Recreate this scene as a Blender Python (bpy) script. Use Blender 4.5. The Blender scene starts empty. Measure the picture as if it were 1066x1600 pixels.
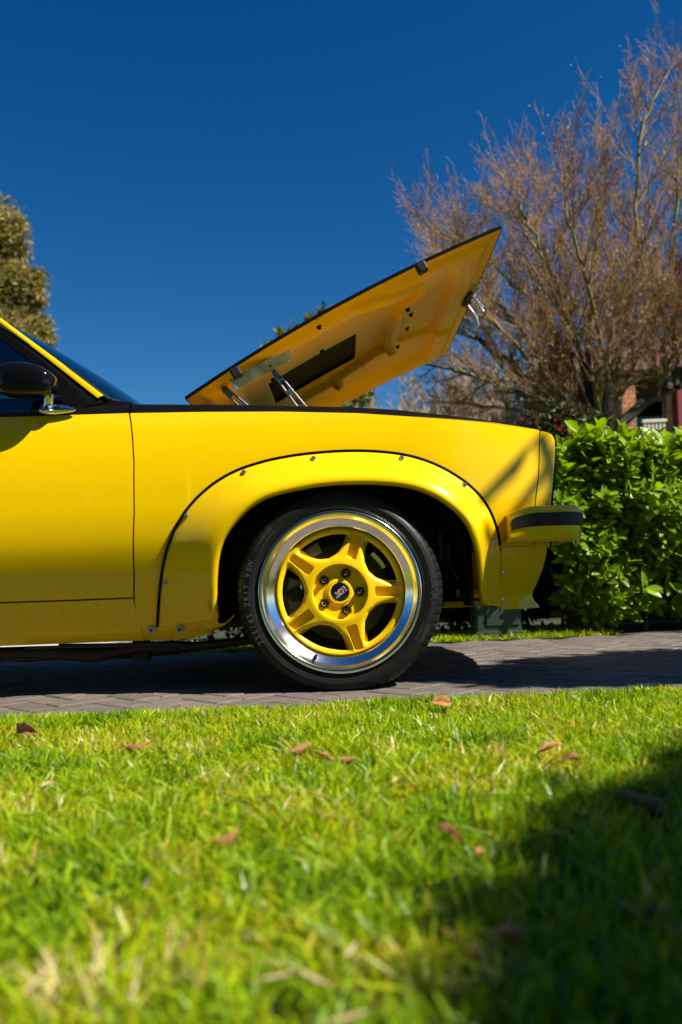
import bpy, bmesh, math, random
import numpy as np
from mathutils import Vector, Matrix, geometry

C = bpy.context.scene.collection
SC = bpy.context.scene
R = math.radians
rng = np.random.default_rng(7)
random.seed(7)

# ------------------------------------------------------------------ camera
F, VX, VY, H, ROLL = 1340.0, 533.0, 915.0, 0.325, R(2.5)
cr, sr = math.cos(ROLL), math.sin(ROLL)
cam = bpy.data.cameras.new('camera'); camo = bpy.data.objects.new('camera', cam); C.objects.link(camo)
SC.camera = camo
cam.sensor_fit = 'VERTICAL'; cam.sensor_height = 36; cam.sensor_width = 24
cam.lens = F/1600*36
camo.matrix_world = Matrix.Translation((0, 0, H)) @ Matrix.Rotation(R(90), 4, 'X') @ Matrix.Rotation(-ROLL, 4, 'Z')
cam.shift_x = -5.0/1600; cam.shift_y = 114.9/1600
cam.clip_start = 0.05; cam.clip_end = 600
cam.dof.use_dof = True; cam.dof.focus_distance = 2.68; cam.dof.aperture_fstop = 2.8

# ------------------------------------------------------------------ sky, sun, exposure
SUN = Vector((0.60, -0.31, 0.735)).normalized()
w = bpy.data.worlds.new('World'); SC.world = w; w.use_nodes = True
nt = w.node_tree; nt.nodes.clear()
out = nt.nodes.new('ShaderNodeOutputWorld'); bg = nt.nodes.new('ShaderNodeBackground')
sky = nt.nodes.new('ShaderNodeTexSky'); sky.sky_type = 'NISHITA'; sky.sun_disc = False
sky.sun_elevation = math.asin(SUN.z); sky.sun_rotation = math.atan2(SUN.x, SUN.y)
sky.air_density = 1.0; sky.dust_density = 0.2; sky.ozone_density = 3.0; sky.altitude = 100
hs = nt.nodes.new('ShaderNodeHueSaturation'); hs.inputs['Saturation'].default_value = 1.40
hs.inputs['Value'].default_value = 1.0
nt.links.new(sky.outputs[0], hs.inputs['Color']); v1 = nt.nodes.new('ShaderNodeVectorMath'); v1.operation = 'SCALE'; v1.inputs['Scale'].default_value = 1/6.0
gm = nt.nodes.new('ShaderNodeGamma'); gm.inputs[1].default_value = 1.16
v2 = nt.nodes.new('ShaderNodeVectorMath'); v2.operation = 'SCALE'; v2.inputs['Scale'].default_value = 6.3
nt.links.new(hs.outputs[0], v1.inputs[0]); nt.links.new(v1.outputs[0], gm.inputs[0]); nt.links.new(gm.outputs[0], v2.inputs[0]); nt.links.new(v2.outputs[0], bg.inputs[0])
bg.inputs[1].default_value = 0.05
nt.links.new(bg.outputs[0], out.inputs[0])
sl = bpy.data.lights.new('sun', 'SUN'); so = bpy.data.objects.new('sun', sl); C.objects.link(so)
sl.energy = 5.0; sl.angle = R(0.53); sl.color = (1.0, 0.93, 0.82)
so.rotation_euler = SUN.to_track_quat('Z', 'Y').to_euler(); so.location = (6, -3, 8)
SC.view_settings.view_transform = 'Standard'; SC.view_settings.look = 'None'
SC.view_settings.gamma = 1; SC.view_settings.use_curve_mapping = False
SC.view_settings.exposure = 0.84
SC.render.engine = 'CYCLES'
try:
    SC.cycles.use_denoising = True; SC.cycles.denoiser = 'OPENIMAGEDENOISE'
    SC.cycles.max_bounces = 8; SC.cycles.caustics_reflective = False; SC.cycles.caustics_refractive = False
except Exception:
    pass

# ------------------------------------------------------------------ photo pixel -> world helpers
def derol(x, y):
    dx, dy = x-533.0, y-800.0
    return 533+dx*cr-dy*sr, 800+dx*sr+dy*cr
def W(x, y, Y):
    a, b = derol(x, y)
    return Vector(((a-VX)/F*Y, Y, H-(b-VY)/F*Y))
def G(x, y, z=0.0):
    a, b = derol(x, y); Y = (H-z)*F/(b-VY)
    return Vector(((a-VX)/F*Y, Y, z))
def sm(a, b, x):
    t = np.clip((x-a)/(b-a), 0, 1); return t*t*(3-2*t)
def smoothinterp(x, xs, ys):
    """monotone-ish cubic (Hermite) interpolation"""
    xs = np.asarray(xs, float); ys = np.asarray(ys, float); x = np.clip(np.asarray(x, float), xs[0], xs[-1])
    h = np.diff(xs); dl = np.diff(ys)/h; m = np.zeros(len(xs)); m[0] = dl[0]; m[-1] = dl[-1]
    for i in range(1, len(xs)-1):
        m[i] = 0 if dl[i-1]*dl[i] <= 0 else (dl[i-1]*h[i]+dl[i]*h[i-1])/(h[i]+h[i-1])
    i = np.clip(np.searchsorted(xs, x, side='right')-1, 0, len(h)-1)
    t = (x-xs[i])/h[i]
    return ((2*t**3-3*t**2+1)*ys[i]+(t**3-2*t**2+t)*h[i]*m[i]+(-2*t**3+3*t**2)*ys[i+1]+(t**3-t**2)*h[i]*m[i+1])

# ------------------------------------------------------------------ materials
def mat(name, col, rough=0.5, metal=0.0, coat=0.0, spec=0.5, trans=0.0, vary=0.0, vscale=20.0, bump=0.0, bscale=80.0,
        attr=False, coat_rough=0.05, island=0.0, mix=None, mixscale=6.0):
    m = bpy.data.materials.new(name); m.use_nodes = True
    n = m.node_tree; p = n.nodes['Principled BSDF']; L = n.links
    p.inputs['Roughness'].default_value = rough; p.inputs['Metallic'].default_value = metal
    p.inputs['Coat Weight'].default_value = coat; p.inputs['Coat Roughness'].default_value = coat_rough
    p.inputs['Specular IOR Level'].default_value = spec
    src = None
    if attr:
        a = n.nodes.new('ShaderNodeAttribute'); a.attribute_name = 'col'; src = a.outputs['Color']
    else:
        c = n.nodes.new('ShaderNodeRGB'); c.outputs[0].default_value = (*col, 1); src = c.outputs[0]
    tc = n.nodes.new('ShaderNodeTexCoord')
    if mix is not None:
        no = n.nodes.new('ShaderNodeTexNoise'); no.inputs['Scale'].default_value = mixscale; no.inputs['Detail'].default_value = 6
        L.new(tc.outputs['Object'], no.inputs['Vector'])
        rp = n.nodes.new('ShaderNodeValToRGB'); rp.color_ramp.elements[0].position = 0.42; rp.color_ramp.elements[1].position = 0.6
        L.new(no.outputs[0], rp.inputs[0])
        mx = n.nodes.new('ShaderNodeMix'); mx.data_type = 'RGBA'
        L.new(rp.outputs[0], mx.inputs[0]); L.new(src, mx.inputs[6]); mx.inputs[7].default_value = (*mix, 1); src = mx.outputs[2]
    if vary > 0:
        no = n.nodes.new('ShaderNodeTexNoise'); no.inputs['Scale'].default_value = vscale; no.inputs['Detail'].default_value = 5
        L.new(tc.outputs['Object'], no.inputs['Vector'])
        mr = n.nodes.new('ShaderNodeMapRange'); mr.inputs[1].default_value = .3; mr.inputs[2].default_value = .7
        mr.inputs[3].default_value = 1-vary; mr.inputs[4].default_value = 1+vary
        L.new(no.outputs[0], mr.inputs[0])
        h = n.nodes.new('ShaderNodeHueSaturation'); L.new(mr.outputs[0], h.inputs['Value']); L.new(src, h.inputs['Color']); src = h.outputs[0]
    if island > 0:
        g = n.nodes.new('ShaderNodeNewGeometry'); oi = n.nodes.new('ShaderNodeObjectInfo')
        ad = n.nodes.new('ShaderNodeMath'); ad.operation = 'ADD'; L.new(g.outputs['Random Per Island'], ad.inputs[0]); L.new(oi.outputs['Random'], ad.inputs[1])
        fr = n.nodes.new('ShaderNodeMath'); fr.operation = 'FRACT'; L.new(ad.outputs[0], fr.inputs[0])
        mr = n.nodes.new('ShaderNodeMapRange'); mr.inputs[3].default_value = 1-island; mr.inputs[4].default_value = 1+island
        L.new(fr.outputs[0], mr.inputs[0])
        h = n.nodes.new('ShaderNodeHueSaturation'); L.new(mr.outputs[0], h.inputs['Value']); L.new(src, h.inputs['Color']); src = h.outputs[0]
    L.new(src, p.inputs['Base Color'])
    if bump > 0:
        no = n.nodes.new('ShaderNodeTexNoise'); no.inputs['Scale'].default_value = bscale; no.inputs['Detail'].default_value = 6
        L.new(tc.outputs['Object'], no.inputs['Vector'])
        b = n.nodes.new('ShaderNodeBump'); b.inputs['Strength'].default_value = bump; b.inputs['Distance'].default_value = 0.01
        L.new(no.outputs[0], b.inputs['Height']); L.new(b.outputs[0], p.inputs['Normal'])
    if trans > 0:
        o = n.nodes['Material Output']; t = n.nodes.new('ShaderNodeBsdfTranslucent'); ms = n.nodes.new('ShaderNodeMixShader')
        h = n.nodes.new('ShaderNodeHueSaturation'); h.inputs['Value'].default_value = 1.5; h.inputs['Saturation'].default_value = 1.1; h.inputs['Hue'].default_value = 0.485
        L.new(src, h.inputs['Color']); L.new(h.outputs[0], t.inputs['Color'])
        ms.inputs[0].default_value = trans; L.new(p.outputs[0], ms.inputs[1]); L.new(t.outputs[0], ms.inputs[2]); L.new(ms.outputs[0], o.inputs['Surface'])
    return m
def glass_mat(name, tint, refl=1.0):
    m = bpy.data.materials.new(name); m.use_nodes = True; n = m.node_tree; L = n.links; n.nodes.remove(n.nodes['Principled BSDF'])
    o = n.nodes['Material Output']; t = n.nodes.new('ShaderNodeBsdfTransparent'); t.inputs[0].default_value = (*tint, 1)
    g = n.nodes.new('ShaderNodeBsdfGlossy'); g.inputs['Roughness'].default_value = 0.01; g.inputs[0].default_value = (refl, refl, refl, 1)
    f = n.nodes.new('ShaderNodeFresnel'); f.inputs[0].default_value = 1.5
    ms = n.nodes.new('ShaderNodeMixShader'); L.new(f.outputs[0], ms.inputs[0]); L.new(t.outputs[0], ms.inputs[1]); L.new(g.outputs[0], ms.inputs[2]); L.new(ms.outputs[0], o.inputs[0])
    return m

M = {}
M['yellow'] = mat('yellow_paint', (0.85, 0.545, 0.001), rough=0.25, coat=0.45, spec=0.1, coat_rough=0.03)
M['yellow_inner'] = mat('yellow_inner', (0.84, 0.50, 0.001), rough=0.28, coat=0.12, spec=0.12)
M['wheel_yellow'] = mat('wheel_yellow', (0.85, 0.54, 0.004), rough=0.34, coat=0.3, spec=0.3)
M['black_satin'] = mat('black_satin', (0.0035, 0.0035, 0.004), rough=0.5, spec=0.08)
M['mirror_black'] = mat('mirror_black', (0.004, 0.004, 0.005), rough=0.1, spec=0.3)
M['black_gloss'] = mat('black_gloss', (0.008, 0.008, 0.01), rough=0.06, spec=0.5, coat=0.3)
M['rubber'] = mat('rubber', (0.012, 0.012, 0.012), rough=0.55, spec=0.3, vary=.15, vscale=30)
M['tyre'] = mat('tyre_rubber', (0.008, 0.0078, 0.0075), rough=0.45, spec=0.3, vary=.25, vscale=12, bump=.05, bscale=300)
M['lettering'] = mat('raised_rubber', (0.042, 0.041, 0.039), rough=0.36, spec=0.6)
M['underbody'] = mat('underbody', (0.012, 0.011, 0.01), rough=0.7, vary=.4)
M['chrome'] = mat('chrome', (0.82, 0.83, 0.85), rough=0.06, metal=1)
M['polished'] = mat('polished_alloy', (0.84, 0.86, 0.87), rough=0.16, metal=1)
M['steel'] = mat('zinc_steel', (0.6, 0.64, 0.68), rough=0.3, metal=1, vary=.3, vscale=40)
M['caliper'] = mat('caliper_grey', (0.19, 0.20, 0.18), rough=0.45, metal=.4, vary=.3, vscale=40)
M['disc'] = mat('brake_disc', (0.07, 0.065, 0.06), rough=0.45, metal=.7)
M['nut'] = mat('dark_nut', (0.22, 0.23, 0.24), rough=0.12, metal=1)
M['washer'] = mat('washer', (0.42, 0.41, 0.36), rough=0.6)
M['red'] = mat('red_enamel', (0.65, 0.01, 0.01), rough=.4)
M['white'] = mat('white_enamel', (0.8, 0.8, 0.8), rough=.4)
M['glass'] = glass_mat('tinted_glass', (0.10, 0.12, 0.13))
M['screen'] = glass_mat('screen_glass', (0.25, 0.30, 0.32))
M['lamp'] = mat('lamp_glass', (0.7, 0.72, 0.75), rough=.08, metal=.6)
M['orange'] = mat('orange_lens', (0.8, 0.2, 0.01), rough=.2)
M['interior'] = mat('interior_trim', (0.02, 0.02, 0.022), rough=.7)

# ------------------------------------------------------------------ mesh helpers
ORG = {}
def wloc(o): return ORG.get(o.name, Vector((0, 0, 0))) if o else Vector((0, 0, 0))
class MB:
    def __init__(s): s.v = []; s.f = []
    def add(s, vs, fs):
        b = len(s.v); s.v += [tuple(v) for v in vs]; s.f += [tuple(i+b for i in f) for f in fs]; return s
    def box(s, c, sz, rot=None):
        x, y, z = [q/2 for q in sz]
        vs = [Vector((a*x, b*y, d*z)) for d in (-1, 1) for b in (-1, 1) for a in (-1, 1)]
        if rot is not None: vs = [rot @ v for v in vs]
        c = Vector(c); vs = [v+c for v in vs]
        return s.add(vs, [(0, 2, 3, 1), (4, 5, 7, 6), (0, 1, 5, 4), (2, 6, 7, 3), (0, 4, 6, 2), (1, 3, 7, 5)])
    def tube(s, pts, rad, n=8, cap=True):
        pts = [Vector(p) for p in pts]
        if not hasattr(rad, '__len__'): rad = [rad]*len(pts)
        vs = []; fs = []; prev = None
        for i, p in enumerate(pts):
            t = (pts[min(i+1, len(pts)-1)]-pts[max(i-1, 0)]).normalized()
            if prev is None:
                a = Vector((0, 0, 1)) if abs(t.z) < .9 else Vector((1, 0, 0)); u = t.cross(a).normalized()
            else: u = (prev-t*prev.dot(t)).normalized()
            prev = u; v2 = t.cross(u)
            for k in range(n):
                an = 2*math.pi*k/n; vs.append(p+(u*math.cos(an)+v2*math.sin(an))*rad[i])
        for i in range(len(pts)-1):
            for k in range(n):
                k2 = (k+1) % n; fs.append((i*n+k, i*n+k2, (i+1)*n+k2, (i+1)*n+k))
        if cap:
            fs.append(tuple(range(n-1, -1, -1))); fs.append(tuple((len(pts)-1)*n+k for k in range(n)))
        return s.add(vs, fs)
    def lathe(s, prof, c, n=48, axis='Y', close=False):
        """prof: (r, along). axis Y: along>0 goes away from camera"""
        c = Vector(c); vs = []; fs = []
        for r, a in prof:
            for k in range(n):
                an = 2*math.pi*k/n; x, z = r*math.cos(an), r*math.sin(an)
                vs.append(c+(Vector((x, a, z)) if axis == 'Y' else Vector((x, z, a)) if axis == 'Z' else Vector((a, x, z))))
        m = len(prof)
        for i in range(m-1 if not close else m):
            for k in range(n):
                k2 = (k+1) % n; j = (i+1) % m; fs.append((i*n+k, i*n+k2, j*n+k2, j*n+k))
        return s.add(vs, fs)
    def grid(s, P):
        """P: rows of points"""
        r, c = len(P), len(P[0]); vs = [p for row in P for p in row]
        return s.add(vs, [(i*c+j, i*c+j+1, (i+1)*c+j+1, (i+1)*c+j) for i in range(r-1) for j in range(c-1)])
    def mirror_y(s, yc):
        o = MB(); o.v = [(x, 2*yc-y, z) for x, y, z in s.v]; o.f = [tuple(reversed(f)) for f in s.f]; return o
    def build(s, name, m, parent=None, smooth=None, solid=0.0, soff=-1.0, bevel=0.0, loc=None, weld=False, recalc=False):
        me = bpy.data.meshes.new(name)
        L0 = wloc(parent); L1 = Vector(loc) if loc is not None else L0
        me.from_pydata([(a-L1.x, b-L1.y, c-L1.z) for a, b, c in s.v], [], s.f)
        if recalc or weld:
            bm = bmesh.new(); bm.from_mesh(me)
            if weld: bmesh.ops.remove_doubles(bm, verts=bm.verts, dist=1e-5)
            bmesh.ops.recalc_face_normals(bm, faces=bm.faces); bm.to_mesh(me); bm.free()
        me.materials.append(m)
        if smooth is not None:
            me.polygons.foreach_set('use_smooth', [True]*len(me.polygons))
            if smooth < 179: me.set_sharp_from_angle(angle=R(smooth))
        o = bpy.data.objects.new(name, me); C.objects.link(o)
        if parent: o.parent = parent
        o.location = L1-L0; ORG[o.name] = L1
        if solid:
            d = o.modifiers.new('thickness', 'SOLIDIFY'); d.thickness = solid; d.offset = soff
            if smooth is not None and smooth < 179: d = o.modifiers.new('crisp', 'EDGE_SPLIT'); d.split_angle = R(55); d.use_edge_sharp = False
        if bevel:
            d = o.modifiers.new('edges', 'BEVEL'); d.width = bevel; d.segments = 2; d.limit_method = 'ANGLE'; d.angle_limit = R(40)
        return o
def fastmesh(name, V, Fc, m, parent=None, nper=3, cols=None, smooth=False, loc=None, mats=None, midx=None):
    """numpy mesh; Fc (n, nper)"""
    V = np.asarray(V, np.float32); Fc = np.asarray(Fc, np.int32)
    L0 = wloc(parent); L1 = Vector(loc) if loc is not None else L0
    V = V-np.array(L1, np.float32)
    me = bpy.data.meshes.new(name); me.vertices.add(len(V)); me.vertices.foreach_set('co', V.ravel())
    me.loops.add(Fc.size); me.loops.foreach_set('vertex_index', Fc.ravel())
    me.polygons.add(len(Fc)); me.polygons.foreach_set('loop_start', np.arange(0, Fc.size, nper, dtype=np.int32))
    try: me.polygons.foreach_set('loop_total', np.full(len(Fc), nper, np.int32))
    except Exception: pass
    if cols is not None:
        a = me.attributes.new('col', 'FLOAT_COLOR', 'POINT')
        c4 = np.ones((len(V), 4), np.float32); c4[:, :3] = cols; a.data.foreach_set('color', c4.ravel())
    if mats:
        for q in mats: me.materials.append(q)
        me.polygons.foreach_set('material_index', np.asarray(midx, np.int32))
    else: me.materials.append(m)
    me.update(); me.validate()
    if smooth: me.polygons.foreach_set('use_smooth', np.ones(len(Fc), bool))
    o = bpy.data.objects.new(name, me); C.objects.link(o)
    if parent: o.parent = parent
    o.location = L1-L0; ORG[o.name] = L1
    return o
def tag(o, label=None, cat=None, group=None, kind=None):
    if label: o['label'] = label
    if cat: o['category'] = cat
    if group: o['group'] = group
    if kind: o['kind'] = kind
    return o
def thing(name, loc, label, cat, group=None):
    o = bpy.data.objects.new(name, None); C.objects.link(o); o.location = loc; ORG[o.name] = Vector(loc)
    o.empty_display_size = .1
    return tag(o, label, cat, group)
def copy_part(o, parent, delta):
    c = o.copy(); C.objects.link(c); c.parent = parent; c.location = o.location+Vector(delta); return c

# ================================================================== SETTING
M['soil'] = mat('soil', (0.030, 0.036, 0.009), rough=.95, vary=.4, vscale=25, bump=.4, bscale=60)
M['ground'] = mat('ground_turf', (0.055, 0.085, 0.018), rough=.95, vary=.4, vscale=3, bump=.3, bscale=30)
M['joint'] = mat('joint_sand', (0.035, 0.032, 0.028), rough=.95, vary=.4, vscale=60)
M['paver'] = mat('paver', (0.13, 0.108, 0.092), rough=.8, vary=.22, vscale=25, bump=.35, bscale=220, island=.16)
M['path'] = mat('pale_concrete', (0.5, 0.48, 0.43), rough=.85, vary=.1, vscale=8)
def sheet(name, x0, x1, y0, y1, z, m, kind='structure', t=0.0):
    b = MB()
    if t: b.box(((x0+x1)/2, (y0+y1)/2, z-t/2), (x1-x0, y1-y0, t))
    else: b.add([(x0, y0, z), (x1, y0, z), (x1, y1, z), (x0, y1, z)], [(0, 1, 2, 3)])
    return tag(b.build(name, m), kind=kind)
sheet('ground', -300, 300, -120, 400, -0.06, M['ground'])
DY0, DY1 = 2.262, 4.56
lawn = sheet('lawn', -9, 9, -6, DY0, 0.0, M['soil'], t=0.055)
verge = sheet('verge', -9, 9, DY1+.004, 7.5, 0.0, M['soil'], t=0.055)
sheet('path', -9, -1.45, 4.62, 6.3, 0.012, M['path'], t=0.06)
drive = sheet('driveway', -9, 9, DY0-.10, DY1, -0.014, M['joint'], t=0.04)

# herringbone pavers at 45 degrees
PL, PW, GAP = 0.20, 0.10, 0.005
pav = []
ca, sa = math.cos(R(43)), math.sin(R(43))
def put(cx, cy, horiz):
    x = cx*ca-cy*sa; y = cx*sa+cy*ca+3.4
    if -4.6 < x < 4.6 and DY0-.06 < y < DY1-.03:
        pav.append((x, y, R(43)+(0 if horiz else math.pi/2)))
for i in range(-60, 61):
    for j in range(-60, 61):
        # cell origin of a standard herringbone (1x2 blocks)
        k = (i-j) % 4
        if k == 0: put((i+1)*PW, (j+.5)*PW, True)
        if k == 2: put((i+.5)*PW, (j+1)*PW, False) if False else None
        if k == 3: put((i+.5)*PW, (j+1.0)*PW, False)
def paver_geo():
    hx, hy, c = PL/2-GAP/2, PW/2-GAP/2, 0.004
    vs = [(sx*hx, sy*hy, -.03) for sx, sy in ((-1, -1), (1, -1), (1, 1), (-1, 1))]
    vs += [(sx*hx, sy*hy, -c) for sx, sy in ((-1, -1), (1, -1), (1, 1), (-1, 1))]
    vs += [(sx*(hx-c), sy*(hy-c), 0) for sx, sy in ((-1, -1), (1, -1), (1, 1), (-1, 1))]
    fs = []
    for a in (0, 4):
        for q in range(4): fs.append((a+q, a+(q+1) % 4, a+4+(q+1) % 4, a+4+q))
    fs.append((8, 9, 10, 11)); return vs, fs
pvs, pfs = paver_geo()
def vis_score(x, y):
    px = 533+F*x/y
    return (1/y**2 if -40 < px < 1110 else 1e-3/y**2)*(1.0 if (y < 3.1 or x > .25) else .35)
pav.sort(key=lambda p: -vis_score(p[0], p[1]))
pme = None
stuffp = MB()
for q, (x, y, a) in enumerate(pav):
    dz = random.uniform(-.002, .0015); tx, ty = random.uniform(-.006, .006), random.uniform(-.006, .006)
    rot = Matrix.Rotation(a, 3, 'Z') @ Matrix.Rotation(tx, 3, 'X') @ Matrix.Rotation(ty, 3, 'Y')
    if q < 300:
        if pme is None:
            o = MB().add(pvs, pfs).build('paver', M['paver'], drive, loc=(0, 0, 0)); pme = o.data
        else:
            o = bpy.data.objects.new('paver', pme); C.objects.link(o); o.parent = drive
        o.location = (x, y, dz); o.rotation_euler = rot.to_euler()
    else:
        stuffp.add([rot @ Vector(v)+Vector((x, y, dz)) for v in pvs], pfs)
tag(stuffp.build('paving', M['paver'], drive), kind='stuff')

# ------------------------------------------------------------------ the car: side surface
YC, Y0 = 3.53, 2.68
CAR = thing('coupe', (-1.2, YC, 0), 'bright yellow two-door muscle car with its black-topped bonnet propped open on the driveway', 'car')
ZT = [.10, .19, .24, .30, .34, .40, .48, .56, .64, .72, .80, .86, .90, .95]
YT = [.190, .143, .120, .091, .070, .0425, .0140, .0018, .0, .0035, .0125, .0245, .036, .055]
def yside(x, z):
    n = max(0.0, x-.25); r = max(0.0, -2.2-x)
    return Y0+float(smoothinterp(z, ZT, YT))+.42*n*n+.03*r*r
def S(x, y, off=0.0):
    Y = Y0
    for _ in range(5):
        p = W(x, y, Y); Y = yside(p.x, p.z)-off
    return W(x, y, Y)
def Sw(x, z, off=0.0): return Vector((x, yside(x, z)-off, z))
def poly(raw, off=0.0): return [S(x, y, off) for x, y in raw]
def fn(pts, a='x', b='z'):
    xs = np.array([getattr(p, a) for p in pts]); ys = np.array([getattr(p, b) for p in pts]); o = np.argsort(xs); xs, ys = xs[o], ys[o]
    return lambda v: float(np.interp(v, xs, ys))
def both(mb, name, m, parent, **k):
    a = mb.build(name, m, parent, **k); b = mb.mirror_y(YC).build(name, m, parent, **k); return a, b

top_raw = [(-60, 654), (0, 652), (60, 650), (120, 648), (200, 645.5), (320, 643.5), (440, 643), (560, 645.5), (660, 652), (760, 660.5), (843, 673.5)]
ztop = fn([Vector((-4, 0, .895)), Vector((-2.6, 0, .91))]+poly(top_raw))
outer_raw = [(246, 979), (248, 944), (251, 907), (255.5, 880), (261, 858), (268, 838), (280, 813), (292, 795), (310, 775), (332.6, 755.7), (357, 740.6), (381, 730), (420, 718.5), (457.5, 711.5), (495, 707), (532.6, 704.4), (561, 704), (589, 705), (620, 708), (648, 713.4), (676, 723), (699, 734), (723, 749), (740, 763), (755, 779), (766, 797), (775, 819), (779.5, 836), (782, 855), (783, 900), (784, 949)]
inner_raw = [(341, 966), (337.5, 944), (336.5, 916), (338.5, 882), (342, 860), (349.4, 840), (362.6, 821), (375.7, 806), (389, 793), (407.6, 781), (420, 775.5), (448, 768), (495, 759), (532.6, 755.5), (579.5, 754.7), (620, 757.3), (648, 762), (676, 772.5), (695, 784), (714, 799), (729, 816), (738, 834.5), (745, 859), (748.5, 889), (750.5, 925), (755, 943)]
def resample(P, n):
    P = np.array(P, float); d = np.r_[0, np.cumsum(np.linalg.norm(np.diff(P, axis=0), axis=1))]; t = np.linspace(0, d[-1], n)
    return np.c_[np.interp(t, d, P[:, 0]), np.interp(t, d, P[:, 1])]
def smoothline(P, it=2):
    P = P.copy()
    for _ in range(it): P[1:-1] = .25*P[:-2]+.5*P[1:-1]+.25*P[2:]
    return P
NO = 110
oline = smoothline(resample(outer_raw, NO), 3); iline = smoothline(resample(inner_raw, NO), 3)

# --- front fender skin
seam_raw = [(203.5, 644), (206, 660), (208.5, 685), (210.5, 720), (211, 800), (211, 900), (210.7, 934), (213, 960), (214, 979)]
xl = fn(poly(seam_raw), 'z', 'x')
bez_raw = [(843, 672), (842, 700), (841, 741), (835.5, 785), (834, 858)]
xr = fn(poly(bez_raw), 'z', 'x')
mid_raw = [(x0*.45+x1*.55, y0*.45+y1*.55) for (x0, y0), (x1, y1) in zip(oline, iline)]
mids = [S(x, y) for x, y in mid_raw]
ms_x = np.array([p.x for p in mids]); ms_z = np.array([p.z for p in mids])
xa, xb = S(296, 830).x, S(762, 830).x
zbot_l, zbot_r = S(230, 979).z, S(800, 856).z
up = (ms_z > S(560, 880).z)
order = np.argsort(ms_x[up]); amx, amz = ms_x[up][order], ms_z[up][order]
def zlow(x):
    if x < xa: return zbot_l
    if x > xb: return zbot_r
    return float(np.interp(x, amx, amz))
def skin(x0f, x1f, ztf, zlf, ns, nr, svals=None):
    P = []
    ss = svals if svals is not None else np.linspace(0, 1, ns)
    for s in ss:
        xg = x0f(.6)*(1-s)+x1f(.6)*s
        zt, zl = ztf(xg), zlf(xg); col = []
        for t in np.linspace(0, 1, nr):
            z = zt+(zl-zt)*t; x = x0f(z)*(1-s)+x1f(z)*s
            col.append(Sw(x, z))
        P.append(col)
    return MB().grid(P)
fs_ = np.linspace(0, 1, 180)
fender = skin(xl, xr, ztop, zlow, 0, 44, fs_)
both(fender, 'front_fender', M['yellow'], CAR, smooth=60, solid=.004, soff=1 if False else -1)
# --- headlight surround at the nose
bz_front = [(865, 678.5), (870, 684), (871, 704), (867.5, 755), (864.5, 785), (862, 856)]
xf = fn([S(x, y) for x, y in bz_front], 'z', 'x')
ztb = fn([S(844, 673.8), S(856, 676), S(865, 680), S(869, 684.5)])
bezel = MB(); P = []
for s in np.r_[np.linspace(0, .85, 12), np.linspace(.88, 1, 8)]:
    xg = xr(.7)*(1-s)+xf(.7)*s; col = []
    for t in np.linspace(0, 1, 24):
        z = ztb(xg)*(1-t)+zbot_r*t; x = (xr(z)+.004)*(1-s)+xf(z)*s
        q = Sw(x, z); q.y += .03*max(0, (s-.8)/.2)**2; col.append(q)
    P.append(col)
nose_edge = P[-1]
P.append([Vector((p.x-.004, p.y+.03, p.z)) for p in nose_edge])
bezel.grid(P)
both(bezel, 'headlight_surround', M['yellow'], CAR, smooth=50, solid=.004)
nose_trim = MB().grid([[p+Vector((-.006, .012, 0)), p+Vector((.007, .016, 0)), p+Vector((.007, .045, 0))] for p in nose_edge[2:]])
both(nose_trim, 'grille_trim', M['black_satin'], CAR, solid=.003)
# --- black rolled top of fender / belt line
crest_raw = [(-60, 641), (0, 640), (60, 638), (110, 634), (160, 628.5), (203, 627), (290, 628.3), (380, 629.5), (480, 632), (560, 634.5), (627, 639), (660, 643.5), (760, 655), (828, 668), (843, 672)]
cz = [W(x, y, 2.73) for x, y in crest_raw]
zcrest = fn([Vector((-4, 0, .93)), Vector((-2.6, 0, .945))]+cz)
def belt(x0, x1, n, inner):
    P = []
    for x in np.linspace(x0, x1, n):
        zt = ztop(x); zc = max(zcrest(x), zt+.003); y = yside(x, zt); d = zc-zt
        P.append([Vector((x, y+.004, zt-.004)), Vector((x, y-.0005, zt+.0008)), Vector((x, y+.2*d+.004, zt+.45*d)), Vector((x, y+.5*d+.008, zt+.8*d)), Vector((x, y+d+.018, zc)), Vector((x, max(inner, y+d+.03), zc-.002)), Vector((x, max(inner, y+d+.03)+.003, zc-.05))])
    return MB().grid(P)
xs_ = S(203.5, 640).x
both(belt(xs_+.003, xr(.8)+.002, 70, 2.772), 'fender_top', M['black_satin'], CAR, smooth=60)
both(belt(-1.62, xs_-.003, 50, 2.79), 'belt_moulding', M['black_satin'], CAR, smooth=60)
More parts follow.
